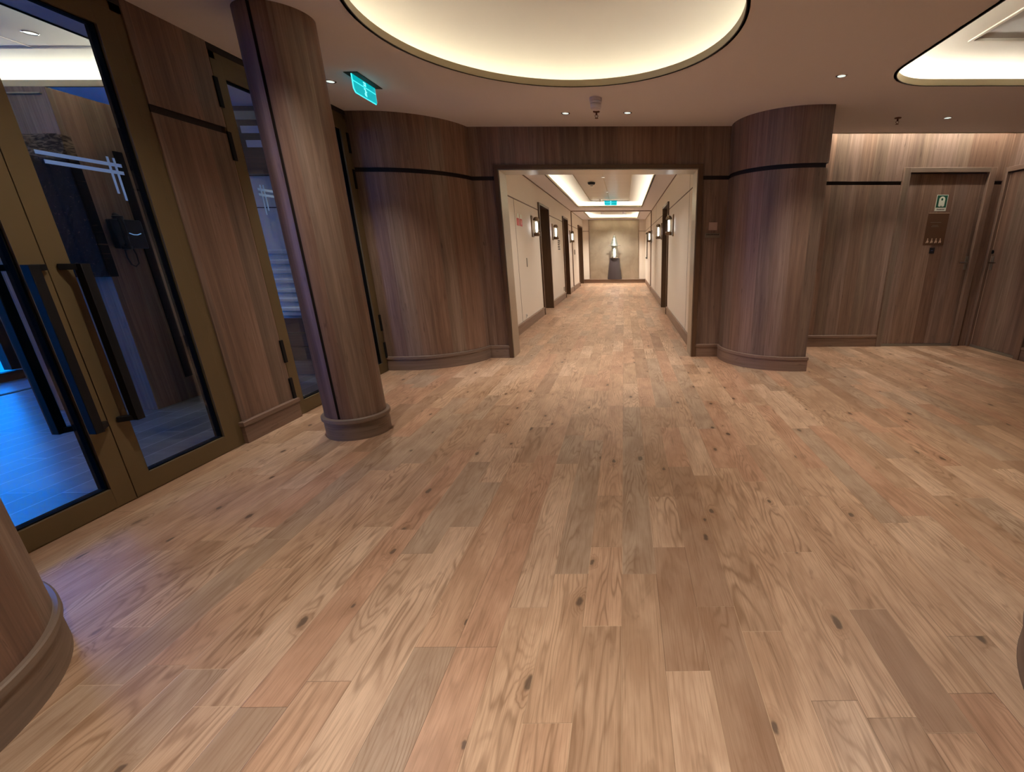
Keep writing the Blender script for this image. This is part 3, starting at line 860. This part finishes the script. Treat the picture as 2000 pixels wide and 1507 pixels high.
def frame(name, y0, y1, label):
    m = MB()
    for a, b in ((y0, y0 + 0.062), (y1 - 0.062, y1)): m.box(-2.60, -2.538, a, b, 0, 2.378)
    m.box(-2.60, -2.538, y0, y1, 2.337, 2.378)
    m.box(-2.61, -2.533, y0, y1, 2.378, H, mi=1)
    struct(name, m, [BRONZE, GROOVE], label, bevel=0.0015)
frame('trim_13', 1.42, 2.936, 'bronze frame of the near glass doors')
frame('trim_14', 3.388 + 0.06, 4.975, 'bronze frame of the far glass doors')
m = MB(); m.box(-2.62, -2.56, 1.2, 1.43, 0, H); m.box(-2.66, -2.60, 2.93, 3.46, 0, H); m.box(-2.66, -2.60, 4.94, 7.0, 0, H)
struct('wall_left_core', m, DARKWOOD, 'wall core behind the left panelling')

# ---------------------------------------------------------------- columns
def column(name, cx, cy, rt, label, slots=(), base=0.014):
    t = thing(name, (cx, cy, 0), label, 'column')
    m = MB(50 + cx)
    # shaft with grooves cut as narrow recesses
    n = 120; P = []; M_ = []
    for i in range(n):
        a = 360 * i / n; r = rt
        P.append((a, r))
    cuts = sorted(slots)
    outer = []
    w = math.degrees(0.009 / rt)
    pts = []
    angs = [360 * i / n for i in range(n)]
    for c in cuts:
        angs = [a for a in angs if abs((a - c + 180) % 360 - 180) > w * 1.6]
        angs += [c - w, c - w + 0.001, c + w - 0.001, c + w]
    angs = sorted(a % 360 for a in angs)
    segs = []
    for a in angs:
        inside = any(abs((a - c + 180) % 360 - 180) < w - 0.0005 for c in cuts)
        r = rt - 0.016 if inside else rt
        segs.append((cx + r * math.cos(math.radians(a)), cy + r * math.sin(math.radians(a)), inside))
    base_i = len(m.v); k = len(segs); L = 0.0
    for i in range(k):
        p, q = segs[i], segs[(i + 1) % k]
        d = math.hypot(p[0] - q[0], p[1] - q[1])
        dk = 1 if (p[2] or q[2]) else 0
        m.face([(p[0], p[1], 0.02), (q[0], q[1], 0.02), (q[0], q[1], H), (p[0], p[1], H)], [(L, 0), (L + d, 0), (L + d, H), (L, H)], dk)
        L += d
    build('shaft', m, [WOOD, GROOVE], t)
    m = MB(3)
    pr = [(rt - 0.002, 0.150), (rt + base + 0.006, 0.150), (rt + base + 0.011, 0.146), (rt + base + 0.011, 0.124), (rt + base, 0.115), (rt + base, 0.0)]
    nn = 96; 
    for i in range(nn):
        a0, a1 = 2 * PI * i / nn, 2 * PI * (i + 1) / nn
        for j in range(len(pr) - 1):
            (ra, za), (rb, zb) = pr[j], pr[j + 1]
            q = [(cx + ra * math.cos(a0), cy + ra * math.sin(a0), za), (cx + ra * math.cos(a1), cy + ra * math.sin(a1), za),
                 (cx + rb * math.cos(a1), cy + rb * math.sin(a1), zb), (cx + rb * math.cos(a0), cy + rb * math.sin(a0), zb)]
            m.face(q, [(za + ra, rt * a0), (za + ra, rt * a1), (zb + rb, rt * a1), (zb + rb, rt * a0)])
    build('plinth', m, SKIRT, t)
    return t
column('wood_column', -1.892, 3.142, 0.190, 'slender round walnut column with a black vertical slot, in front of the far glass doors', slots=(267.0,))
column('wood_column', -2.234, 0.734, 0.640, 'huge round walnut pier cut by the lower left corner of the view', base=0.006)
column('wood_column', 1.735, 0.72, 0.650, 'round walnut pier barely touching the right edge of the view', base=0.006)

# ---------------------------------------------------------------- corridor
CG = [(0, 0), (0, 1.926), (-0.006, 1.926), (-0.006, 1.944), (0, 1.944), (0, HC)]
def corridor_wall(name, x, side, openings, label, seed):
    """side +1: face looks to +X (left wall); openings (y0, y1)"""
    m = MB(seed)
    ys = [5.86]; 
    for a, b in openings: ys += [a, b]
    ys.append(19.75)
    for i in range(0, len(ys), 2):
        a, b = ys[i], ys[i + 1]
        path = [(x, a), (x, b)]
        if side > 0: path = path[::-1]
        m.sweep(path, CG, mis=[0, 1, 1, 1, 0])
    for a, b in openings:
        xo = x - side * 0.004
        m.box(*sorted((x, x - side * 0.05)), a, b, 2.035, HC)
    m.box(*sorted((x, x + side * 0.012)), 5.86, 19.75, HC - 0.012, HC, mi=1)
    struct(name, m, [CREAM, BROWNLINE], label)
    m = MB(seed + 1)
    for i in range(0, len(ys), 2):
        a, b = ys[i] + 0.002, ys[i + 1] - 0.002
        path = [(x, a), (x, b)]
        if side > 0: path = path[::-1]
        m.sweep(path, SK, horiz=True)
        m.box(*sorted((x, x + side * 0.018)), a, a + 0.001, 0, 0.15); m.box(*sorted((x, x + side * 0.018)), b - 0.001, b, 0, 0.15)
    struct(name.replace('wall', 'baseboard'), m, SKIRT)
LO = [(9.60, 10.78), (13.27, 14.33), (17.62, 19.2)]
RO = [(9.57, 10.80)]
corridor_wall('wall_corridor_left', -1.61, 1, LO, 'cream left wall of the corridor', 61)
corridor_wall('wall_corridor_right', 0.855, -1, RO, 'cream right wall of the corridor', 63)
# the first opening's hidden back wall and doors
dn = 5
def corr_door(x, side, a, b, label):
    global dn
    t = thing('door_%d' % dn, (x - side * 0.25, (a + b) / 2, 0), label, None, kind='structure'); dn += 1
    m = MB(71 + dn)
    for y0, y1 in ((a - 0.035, a + 0.03), (b - 0.03, b + 0.035)):
        m.box(*sorted((x - side * 0.34, x + side * 0.030)), y0, y1, 0, 2.07)
    m.box(*sorted((x - side * 0.34, x + side * 0.030)), a, b, 2.03, 2.07, 'y')
    build('door_casing', m, DARKWOOD, t, bevel=0.002)
    m = MB(75 + dn); m.box(*sorted((x - side * 0.34, x - side * 0.29)), a + 0.03, b - 0.03, 0.004, 2.03)
    build('door_leaf', m, WOOD, t)
    m = MB(); m.tube([(x - side * 0.285, b - 0.12, 1.02), (x - side * 0.235, b - 0.12, 1.02), (x - side * 0.235, b - 0.24, 1.02)], 0.009, 8)
    build('door_handle', m, STEEL, t)
corr_door(-1.61, 1, 9.60, 10.78, 'nearest recessed wooden door on the left of the corridor')
corr_door(-1.61, 1, 13.27, 14.33, 'middle recessed wooden door on the left of the corridor')
corr_door(-1.61, 1, 17.62, 19.2, 'farthest recessed wooden door on the left of the corridor')
corr_door(0.855, -1, 9.57, 10.80, 'recessed wooden door on the right of the corridor')

m = MB()
for x0, x1 in ((-1.61, -1.585), (0.83, 0.855)): m.box(x0, x1, 15.44, 15.50, 0, HC)
m.box(-1.61, 0.855, 15.44, 15.50, HC - 0.02, HC)
struct('trim_15', m, BROWNLINE, 'brown strip dividing the corridor into two bays')
m = MB()
for y, x in ((7.52, -1.609),): m.box(x - 0.001, x + 0.0015, y - 0.004, y + 0.004, 0.15, 1.926)
for y, z1 in ((6.64, HC), (13.28, HC)): m.box(0.8535, 0.856, y - 0.006, y + 0.006, 0.15, z1)
struct('trim_16', m, BROWNLINE, 'thin vertical joints in the corridor walls')
# end of corridor: plinth, brass panel, cream side panels
m = MB(81); m.box(-1.61, 0.855, 19.38, 19.8, 0, 0.125, 'x'); m.box(-1.61, 0.855, 19.36, 19.8, 0.125, 0.14, 'x')
struct('baseboard_corridor_end', m, SKIRT, 'low wooden plinth at the corridor end')
m = MB(); m.box(-1.62, -1.36, 19.70, 19.8, 0.14, HC); m.box(0.58, 0.86, 19.70, 19.8, 0.14, HC)
for x0, x1 in ((-1.61, -1.36), (0.58, 0.855)): m.box(x0, x1, 19.694, 19.70, 1.93, 1.945, mi=1)
m.box(-1.372, -1.358, 19.685, 19.70, 0.14, HC, mi=1); m.box(0.578, 0.592, 19.685, 19.70, 0.14, HC, mi=1)
struct('wall_corridor_end', m, [CREAM, BROWNLINE], 'cream end wall of the corridor')
m = MB(); m.box(-1.358, 0.578, 19.71, 19.75, 0.14, HC)
o = build('brass_wall_panel', m, BRASSP); tag(o, 'large brushed brass wall panel behind the lantern at the corridor end', 'wall panel')
# pedestal + lantern
PX, PY = -0.375, 19.5
m = MB(); n = 4
def taper(mb, x, y, z0, z1, w0, w1, d0, d1):
    A = [(x - w0, y - d0, z0), (x + w0, y - d0, z0), (x + w0, y + d0, z0), (x - w0, y + d0, z0)]
    B = [(x - w1, y - d1, z1), (x + w1, y - d1, z1), (x + w1, y + d1, z1), (x - w1, y + d1, z1)]
    mb.face(A[::-1]); mb.face(B)
    for i in range(4):
        j = (i + 1) % 4; mb.face([A[i], A[j], B[j], B[i]])
m.lathe([(0, 0), (0.285, 0), (0.285, 0.02), (0.192, 0.78), (0.20, 0.785), (0.20, 0.80), (0, 0.80)], PX, PY, 0.14, 40)
for v in m.v: pass
o = build('pedestal', m, PEDESTAL); o.scale = (1, 0.62, 1)
tag(o, 'dark tapering pedestal carrying the ship lantern at the corridor end', 'pedestal')
lt = thing('ship_lantern', (PX, PY, 0.94), 'tall antique ship lantern with a glowing glass on the dark pedestal', 'lantern')
m = MB(); m.lathe([(0, 0), (0.17, 0), (0.17, 0.03), (0.14, 0.045), (0, 0.045)], PX, PY, 0.94, 32); build('lantern_base', m, STEEL, lt)
m = MB(); m.lathe([(0.115, 0), (0.115, 0.40)], PX, PY, 0.985, 32); build('lantern_glass', m, LANTERNGLASS, lt)
m = MB(); m.lathe([(0, 0), (0.020, 0), (0.032, 0.03), (0.032, 0.27), (0.018, 0.31), (0, 0.32)], PX, PY, 0.985, 20); build('bulb', m, LAMPGLOW, lt)
for k in range(4):
    a = PI / 4 + k * PI / 2
    m = MB(); m.tube([(PX + 0.135 * math.cos(a), PY + 0.135 * math.sin(a), 0.98), (PX + 0.135 * math.cos(a), PY + 0.135 * math.sin(a), 1.40)], 0.008, 8); build('post', m, STEEL, lt)
m = MB(); m.lathe([(0.11, 0), (0.16, 0), (0.165, 0.015), (0.15, 0.03), (0.12, 0.10), (0.125, 0.11), (0.115, 0.13), (0.085, 0.22), (0.09, 0.23), (0.08, 0.25), (0.05, 0.30), (0.045, 0.30), (0.045, 0.36), (0.05, 0.365), (0.03, 0.385), (0, 0.39)], PX, PY, 1.385, 32)
build('lantern_cap', m, simple('aged_silver', (0.28, 0.30, 0.26), 0.35, 0.7), lt)
m = MB()
m.tube([(PX + 0.03 * math.cos(t), PY, 1.80 + 0.035 * math.sin(t)) for t in [PI * i / 10 for i in range(11)]], 0.006, 6)
build('carry_ring', m, STEEL, lt)
for s in (-1, 1):
    m = MB(); m.tube([(PX + s * 0.15, PY, 1.41), (PX + s * 0.235, PY, 1.41)], 0.012, 8); build('side_knob', m, STEEL, lt)

# ---------------------------------------------------------------- wall sconces (six)
sc = thing('wall_sconce', (-1.61, 8.86, 1.44), 'nearest lit bronze wall sconce on the left corridor wall, beside the red signs', 'wall lamp', 'ship style sconces on the corridor walls')
BR2 = simple('sconce_bronze', (0.20, 0.135, 0.085), 0.32, 0.8)
X0, Y0, Z0 = -1.61, 8.86, 1.44
m = MB(); m.box(X0, X0 + 0.022, Y0 - 0.075, Y0 + 0.075, Z0, Z0 + 0.345); build('backplate', m, BR2, sc, bevel=0.004)
m = MB(); m.lathe([(0, 0), (0.05, 0.0), (0.055, 0.01), (0.055, 0.045), (0.045, 0.06), (0, 0.06)], X0 + 0.082, Y0, Z0 + 0.015, 20); build('lamp_holder', m, BR2, sc)
m = MB(); m.lathe([(0.050, 0), (0.050, 0.20)], X0 + 0.082, Y0, Z0 + 0.072, 24); build('glass_shade', m, LANTERNGLASS, sc)
m = MB(); m.lathe([(0, 0), (0.012, 0), (0.016, 0.02), (0.019, 0.035), (0.019, 0.165), (0.012, 0.175), (0, 0.175)], X0 + 0.082, Y0, Z0 + 0.078, 16)
for k in range(0): pass
build('bulb', m, LAMPGLOW, sc)
m = MB(); m.lathe([(0, 0.06), (0.03, 0.055), (0.048, 0.03), (0.055, 0.0), (0.05, 0.0), (0, 0.02)], X0 + 0.082, Y0, Z0 + 0.27, 20); build('cap', m, BR2, sc)
for a in (-1, 1):
    m = MB(); m.tube([(X0 + 0.082 + 0.02, Y0 + a * 0.054, Z0 + 0.05), (X0 + 0.082 + 0.02, Y0 + a * 0.054, Z0 + 0.28)], 0.004, 6); build('guard_bar', m, BR2, sc)
dup(sc, (-1.61, 11.34, 1.44), 'second lit bronze wall sconce on the left corridor wall, between the first two doors')
dup(sc, (-1.61, 14.93, 1.44), 'farthest lit bronze wall sconce on the left corridor wall, past the middle door')
dup(sc, (0.855, 8.66, 1.44), 'nearest lit bronze wall sconce on the right corridor wall', rotz=PI)
dup(sc, (0.855, 11.27, 1.44), 'second lit bronze wall sconce on the right corridor wall, just past the door', rotz=PI)
dup(sc, (0.855, 15.14, 1.44), 'farthest lit bronze wall sconce on the right corridor wall', rotz=PI)

# ---------------------------------------------------------------- small things in the corridor
def red_sign(y, hose, label):
    t = thing('safety_sign', (-1.608, y, 1.58), label, 'sign', 'red and white signs at the corridor start')
    m = MB(); m.box(-1.610, -1.6065, y - 0.085, y + 0.085, 1.575, 1.745); build('sign_board', m, REDP, t)
    m = MB(); m.box(-1.6065, -1.606, y - 0.085, y + 0.085, 1.68, 1.745); build('sign_header', m, SIGNWHITE, t)
    m = MB()
    if hose:
        m.prism([(y + 0.045 * math.cos(a), 1.63 + 0.035 * math.sin(a)) for a in [2 * PI * i / 18 for i in range(18)]], lambda a, b, d: (d, a, b), -1.6065, -1.606)
    else:
        m.box(-1.6065, -1.606, y - 0.018, y + 0.018, 1.585, 1.65); m.box(-1.6065, -1.606, y - 0.008, y + 0.03, 1.65, 1.665)
    build('pictogram', m, simple('sign_pink', (0.75, 0.30, 0.26), 0.5), t)
red_sign(7.72, False, 'red and white safety sign nearer the corridor opening')
red_sign(7.94, True, 'red and white safety sign nearer the first sconce')
t = thing('deck_directory', (-1.608, 12.35, 1.24), 'small dark lettering in five rows on the left corridor wall past the second sconce', 'lettering')
for k, (w, z) in enumerate(((0.42, 1.445), (0.36, 1.40), (0.28, 1.355), (0.36, 1.305), (0.40, 1.255))):
    m = MB(); y = 12.17; r = random.Random(k)
    while y < 12.17 + w:
        ww = r.uniform(0.025, 0.05)
        m.box(-1.609, -1.6075, y, y + ww, z - 0.015, z + r.uniform(0.008, 0.017)); y += ww + r.uniform(0.008, 0.02)
    build('text_row', m, INK, t, smooth=0)
m = MB(); m.box(-1.61, -1.602, 8.16, 8.20, 0.96, 1.10); o = build('flush_pull', m, METPLATE); tag(o, 'slim grey flush pull on the left corridor wall below the red signs', 'handle')
t = thing('wall_socket', (-1.606, 7.85, 0.17), 'small cream wall socket above the baseboard at the left corridor start', 'socket')
m = MB(); m.box(-1.61, -1.603, 7.80, 7.90, 0.175, 0.235); build('socket_plate', m, WHITEPL, t, bevel=0.002)
m = MB(); m.box(-1.603, -1.6015, 7.83, 7.87, 0.19, 0.22); build('socket_insert', m, METPLATE, t)
t = thing('wall_socket', (-1.606, 12.9, 0.2), 'small dark wall socket beside the middle left corridor door', 'socket')
m = MB(); m.box(-1.61, -1.60, 12.95, 13.10, 0.20, 0.30); build('socket_plate', m, METPLATE, t, bevel=0.002)
t = thing('picture_frame', (0.85, 18.3, 0.93), 'dark narrow framed picture seen edge on, far along the right corridor wall', 'picture')
m = MB(); m.box(0.825, 0.855, 17.95, 18.85, 0.93, 1.83); build('frame', m, BLACK, t, bevel=0.003)
m = MB(); m.box(0.823, 0.826, 18.0, 18.8, 0.98, 1.78); build('print', m, CREAM, t)
m = MB(); m.box(-1.61, -1.585, 16.1, 16.2, 1.10, 1.25); o = build('thermostat', m, METPLATE); tag(o, 'small dark control plate on the far left corridor wall before the last door', 'control plate')

def exit_sign(name, loc, rotz, label):
    t = thing(name, (0, 0, 0), label, 'exit sign')
    L, Hh = 0.165, 0.115
    m = MB(); m.box(-0.045, 0.055, -0.185, 0.185, -0.004, 0.0); build('ceiling_plate', m, DARKTRIM, t)
    m = MB()
    out = [(-L, -0.004), (-L, -Hh + 0.02), (-L + 0.02, -Hh), (L - 0.01, -Hh), (L, -Hh + 0.012), (L, -0.004)]
    m.prism(out, lambda a, b, d: (d, a, b), -0.004, 0.004)
    p = build('acrylic_panel', m, TEAL, t, smooth=0)
    m = MB()
    pts = [(0.0, a, b) for a, b in out]
    m.tube(pts[0:], 0.0045, 6); m.tube([(0.003, -L, -0.045), (0.003, L, -0.045)], 0.003, 6)
    build('lit_edge', m, TEALEDGE, p)
    m = MB()   # running figure, arrow and door in the middle
    for y0, y1, z0, z1 in ((-0.014, 0.016, -0.020, -0.012), (-0.014, 0.016, -0.036, -0.028), (0.012, 0.018, -0.036, -0.012),
                           (-0.016, 0.002, -0.060, -0.053), (-0.004, 0.006, -0.085, -0.058), (0.006, 0.020, -0.075, -0.068), (-0.014, -0.004, -0.100, -0.084), (0.004, 0.012, -0.104, -0.084)):
        m.box(0.004, 0.006, y0, y1, z0, z1)
    build('pictogram', m, simple('sign_glow_white', (0.4, 0.9, 0.95), 0.4, emit=(0.25, 0.9, 1.0), es=1.2), p, smooth=0)
    t.location = loc; t.rotation_euler = (0, 0, rotz)
exit_sign('exit_sign', (-1.945, 4.16, H - 0.0005), 0, 'glowing teal exit sign hanging from the lobby ceiling beside the round cove')
exit_sign('exit_sign', (-0.345, 13.7, HC + 0.115), -PI / 2, 'glowing teal exit sign hanging from the corridor ceiling')

# ceiling fixtures -------------------------------------------------
def downlight(x, y, z, label, power, col=WARM, size=1.68, group='lobby downlights', first=[None]):
    if first[0] is None:
        t = thing('downlight', (0, 0, 0), label, 'ceiling light', group)
        m = MB(); m.lathe([(0.042, 0.0), (0.036, -0.004), (0.030, -0.003), (0.028, 0.0)], 0, 0, 0, 28); build('trim_ring', m, STEEL, t)
        m = MB(); m.lathe([(0.029, -0.002), (0.020, -0.0035), (0, -0.004)], 0, 0, 0, 24); build('lens', m, SPOTGLOW, t)
        first[0] = t; t.location = (x, y, z)
    else:
        t = dup(first[0], (x, y, z), label); t['group'] = group
    if power:
        ld = bpy.data.lights.new('downlight_beam', 'SPOT'); ld.energy = power; ld.color = col
        ld.spot_size = size; ld.spot_blend = 1.0; ld.shadow_soft_size = 0.03
        lo = bpy.data.objects.new('downlight_beam', ld); C.objects.link(lo)
        lo.location = (x, y, z - 0.012)
    return t
LS = LOBBY_SPOT
downlight(-0.535, 5.055, H, 'small round downlight left of the smoke detector, before the corridor opening', LS * 0.75)
downlight(0.043, 5.045, H, 'small round downlight right of the smoke detector, before the corridor opening', LS * 0.75)
downlight(-2.202, 4.18, H, 'small round downlight beside the slotted column and the exit sign', LS * 0.8)
downlight(1.62, 4.08, H, 'small round downlight between the two lit coves', LS * 0.8)
downlight(3.177, 5.25, H, 'small round downlight before the alcove wall at right', LS * 0.75)
hid = []
for x, y, k in ((1.55, 2.2, 0.88), (-1.60, 2.30, 0.6), (1.3, 0.4, 1.1), (-0.4, 0.25, 1.6), (0.6, -1.2, 1.0)):
    hid.append(downlight(x, y, H, 'small round downlight above the near part of the lobby, out of view', LS * k, size=2.3 if x == -1.60 else 1.68))
downlight(-3.875, 3.756, H + 0.1495, 'small round downlight in the ceiling tray seen through the glass door', 6)
for y, k in ((7.2, 0.6), (9.6, 0.7), (11.9, 0.7), (14.9, 0.9), (17.2, 0.9), (18.9, 1.8)):
    downlight(-0.375, y, HC + 0.125 if (6.8 < y < 14 or 16.3 < y < 18.8) else HC, 'small round downlight in the corridor ceiling', CORR_SPOT * k, size=2.3, group='corridor downlights')

sd = thing('smoke_detector', (-0.228, 4.60, H), 'round lilac grey smoke detector hanging under the lobby ceiling', 'smoke detector')
m = MB(); m.lathe([(0, 0), (0.052, 0), (0.052, -0.022), (0.046, -0.026), (0, -0.026)], -0.228, 4.60, H, 32); build('mount', m, GREYPL, sd)
m = MB(); m.lathe([(0.044, -0.026), (0.049, -0.030), (0.049, -0.040), (0.044, -0.042)], -0.228, 4.60, H, 32); build('vent_ring', m, GREYPL, sd)
m = MB(); m.lathe([(0.043, -0.042), (0.047, -0.046), (0.046, -0.074), (0.034, -0.086), (0, -0.088)], -0.228, 4.60, H, 32); build('sensor_head', m, GREYPL, sd)
def sprinkler(x, y, z, label):
    t = thing('sprinkler_head', (x, y, z), label, 'sprinkler')
    m = MB(); m.lathe([(0, 0), (0.032, 0), (0.030, -0.006), (0.014, -0.010), (0, -0.010)], x, y, z, 20); build('escutcheon', m, COPPER, t)
    m = MB(); m.tube([(x, y, z - 0.008), (x, y, z - 0.030)], 0.008, 8); build('body', m, COPPER, t)
    m = MB()
    m.tube([(x - 0.006, y, z - 0.026), (x - 0.016, y, z - 0.036), (x - 0.004, y, z - 0.052)], 0.0025, 6); m.tube([(x + 0.006, y, z - 0.026), (x + 0.016, y, z - 0.036), (x + 0.004, y, z - 0.052)], 0.0025, 6)
    build('yoke', m, COPPER, t)
    m = MB(); m.lathe([(0, 0), (0.016, 0), (0.016, -0.002), (0, -0.002)], x, y, z - 0.054, 16); build('deflector', m, COPPER, t)
sprinkler(-0.244, 5.0, H, 'bronze sprinkler head behind the smoke detector in the lobby ceiling')
sprinkler(2.686, 5.246, H, 'bronze sprinkler head in the ceiling before the alcove at right')
sprinkler(-0.62, 13.6, HC + 0.13, 'sprinkler head in the corridor ceiling left of the exit sign')
t = thing('ceiling_camera', (-0.64, 10.4, HC + 0.14), 'black round ceiling fixture with a pale dome in the corridor tray', 'camera')
m = MB(); m.lathe([(0, 0), (0.075, 0), (0.078, -0.02), (0.060, -0.045), (0, -0.045)], -0.64, 10.4, HC + 0.144, 28); build('housing', m, BLACKPL, t)
m = MB(); m.lathe([(0.034, 0), (0.034, -0.02), (0.026, -0.038), (0, -0.044)], -0.64, 10.4, HC + 0.099, 24); build('dome', m, WHITEPL, t)
for k in (-1, 1):
    t = thing('pendant_spotlight', (-0.365 + k * 0.37, 17.4, HC + 0.13), 'short %s cylinder spotlight in the far corridor cove' % ('left' if k < 0 else 'right'), 'ceiling light', 'cylinder spotlights in the far cove')
    m = MB(); m.lathe([(0, 0), (0.05, 0), (0.05, -0.10), (0.045, -0.10), (0, -0.09)], -0.365 + k * 0.37, 17.4, HC + 0.143, 20); build('body', m, GREYPL, t)
m = MB(); m.box(-0.378, -0.368, 6.8, 14.0, HC + 0.130, HC + 0.1425); struct('trim_17', m, FASCIA, 'joint between the ceiling panels of the corridor')

# ---------------------------------------------------------------- plates beside the opening
m = MB(); m.box(0.937, 1.030, 5.538, 5.551, 1.412, 1.495); o = build('wall_speaker', m, PLATE, bevel=0.003); tag(o, 'square pinkish beige plate on the wood right of the corridor opening', 'wall plate')
t = thing('name_plate', (0.983, 5.545, 1.335), 'flat grey engraved plate under the square beige plate', 'sign')
m = MB(); m.box(0.900, 1.066, 5.540, 5.551, 1.335, 1.382); build('plate', m, METPLATE, t, bevel=0.002)
m = MB(); x = 0.912
r = random.Random(4)
while x < 1.05:
    w = r.uniform(0.004, 0.008); m.box(x, x + w, 5.539, 5.541, 1.362, 1.362 + r.uniform(0.009, 0.012)); x += w + 0.0022
build('engraved_text', m, INK, t, smooth=0)

# ---------------------------------------------------------------- alcove doors
def wood_door(n, label, fn, w, flip, seed, hand_at):
    """door in a local frame: a = along wall 0..w, d = out of wall (towards the room), b = height; fn maps to world"""
    o3 = fn(w / 2, 0, 0)
    t = thing('door_%d' % n, o3, label, None, kind='structure')
    def bx(mb, a0, a1, d0, d1, b0, b1, grain='z', mi=0):
        A = fn(a0, d0, b0); B = fn(a1, d1, b1)
        g = 'z' if grain == 'z' else ('x' if abs(A[0] - B[0]) > abs(A[1] - B[1]) else 'y')
        mb.box(min(A[0], B[0]), max(A[0], B[0]), min(A[1], B[1]), max(A[1], B[1]), b0, b1, g, mi)
    m = MB(seed)
    bx(m, -0.055, 0.022, -0.03, 0.030, 0, 2.105); bx(m, w - 0.022, w + 0.055, -0.03, 0.030, 0, 2.105); bx(m, -0.055, w + 0.055, -0.03, 0.029, 2.052, 2.105, 'h')
    build('door_casing', m, SKIRT, t, bevel=0.004)
    m = MB(seed + 2); bx(m, 0.025, w - 0.025, -0.045, -0.012, 0.03, 2.042)
    build('door_leaf', m, WOOD, t, bevel=0.002)
    m = MB(); bx(m, 0.0, w, -0.045, 0.005, 0, 0.028); build('sill', m, METPLATE, t)
    m = MB(); bx(m, 0.0225, 0.0245, -0.03, -0.008, 0.03, 2.05); build('edge_seal', m, ICON, t)
    m = MB()
    a = hand_at; s = 1 if a < w / 2 else -1
    p = [fn(a, -0.012, 1.045), fn(a, 0.035, 1.045), fn(a + s * 0.11, 0.038, 1.045)]
    m.tube(p, 0.009, 8); build('door_handle', m, STEEL, t)
    m = MB(); bx(m, a - 0.016, a + 0.016, -0.012, -0.004, 0.96, 1.12); build('handle_plate', m, METPLATE, t, bevel=0.002)
    return t, bx
T1, bx1 = wood_door(9, 'plain walnut door in the alcove with a green life jacket sign', lambda a, d, b: (3.345 + a, 6.10 - d, b), 0.975, False, 91, 0.925)
T2, bx2 = wood_door(10, 'plain walnut door in the right wall with a lever handle', lambda a, d, b: (4.52 - d, 6.075 - a, b), 0.80, False, 95, 0.06)
m = MB(); m.tube([(4.531, 6.045, 1.17), (4.52, 6.045, 1.17)], 0.022, 14)
build('lock_cylinder', m, BLACK, T2)

YW = 6.112   # face of door leaf
t = thing('life_jacket_sign', (3.82, YW, 1.64), 'green and white life jacket sign on the alcove door', 'sign')
m = MB(); m.box(3.750, 3.886, YW - 0.0025, YW, 1.638, 1.818); build('sign_board', m, SIGNWHITE, t)
m = MB(); m.box(3.757, 3.879, YW - 0.0035, YW - 0.0025, 1.676, 1.811); build('green_field', m, GREENP, t)
m = MB()
cx, cz = 3.818, 1.765
outer = [(cx + 0.036 * math.cos(a), cz + 0.034 * math.sin(a)) for a in [PI * i / 16 for i in range(17)]]
outer += [(cx - 0.036, 1.695), (cx - 0.028, 1.688), (cx - 0.006, 1.688), (cx - 0.003, 1.70), (cx + 0.003, 1.70), (cx + 0.006, 1.688), (cx + 0.028, 1.688), (cx + 0.036, 1.695)]
hole = [(cx + 0.012 * math.cos(a), cz + 0.002 + 0.014 * math.sin(a)) for a in [2 * PI * i / 16 for i in range(16)]]
m.poly([outer, hole], lambda a, b: (a, YW - 0.0042, b)); m.poly([outer, hole], lambda a, b: (a, YW - 0.0036, b))
build('life_jacket_pictogram', m, SIGNWHITE, t, smooth=0)
m = MB(); x = 3.775; r = random.Random(8)
while x < 3.86:
    w = r.uniform(0.004, 0.009); m.box(x, x + w, YW - 0.0030, YW - 0.0025, 1.650, 1.650 + r.uniform(0.008, 0.014)); x += w + 0.002
build('caption', m, INK, t, smooth=0)
t = thing('notice_sheet', (3.81, YW, 1.25), 'brown see-through notice with four small figures on the alcove door below the green sign', 'notice')
m = MB(); m.box(3.688, 3.942, YW - 0.0022, YW, 1.250, 1.617); build('sheet', m, PAPER, t)
m = MB(); m.box(3.688, 3.942, YW - 0.003, YW - 0.0022, 1.613, 1.618); build('top_edge', m, ICON, t)
m = MB()
for k, (a, b, z) in enumerate(((3.73, 3.86, 1.51), (3.76, 3.83, 1.478), (3.75, 3.84, 1.462))): m.box(a, b, YW - 0.0026, YW - 0.0021, z, z + 0.003)
build('faint_text', m, METPLATE, t, smooth=0)
for k in range(4):
    x = 3.735 + k * 0.052
    m = MB()
    m.prism([(x + 0.008 * math.cos(a), 1.322 + 0.008 * math.sin(a)) for a in [2 * PI * i / 12 for i in range(12)]], lambda a, b, d: (a, d, b), YW - 0.0030, YW - 0.0022)
    m.prism([(x - 0.006, 1.312), (x + 0.006, 1.312), (x + 0.017, 1.29), (x + 0.010, 1.275), (x - 0.002, 1.283), (x - 0.012, 1.272), (x - 0.018, 1.28)], lambda a, b, d: (a, d, b), YW - 0.0030, YW - 0.0022)
    build('figure_icon', m, ICON, t, smooth=0)
t = thing('door_label', (3.812, YW, 1.155), 'tiny black square plate on the alcove door below the notice', 'sign')
m = MB(); m.box(3.783, 3.846, YW - 0.003, YW, 1.155, 1.222); build('plate', m, BLACKPL, t)
m = MB(); m.box(3.800, 3.828, YW - 0.0036, YW - 0.003, 1.185, 1.190); build('mark', m, simple('pale_blue_mark', (0.12, 0.14, 0.3), 0.5), t)
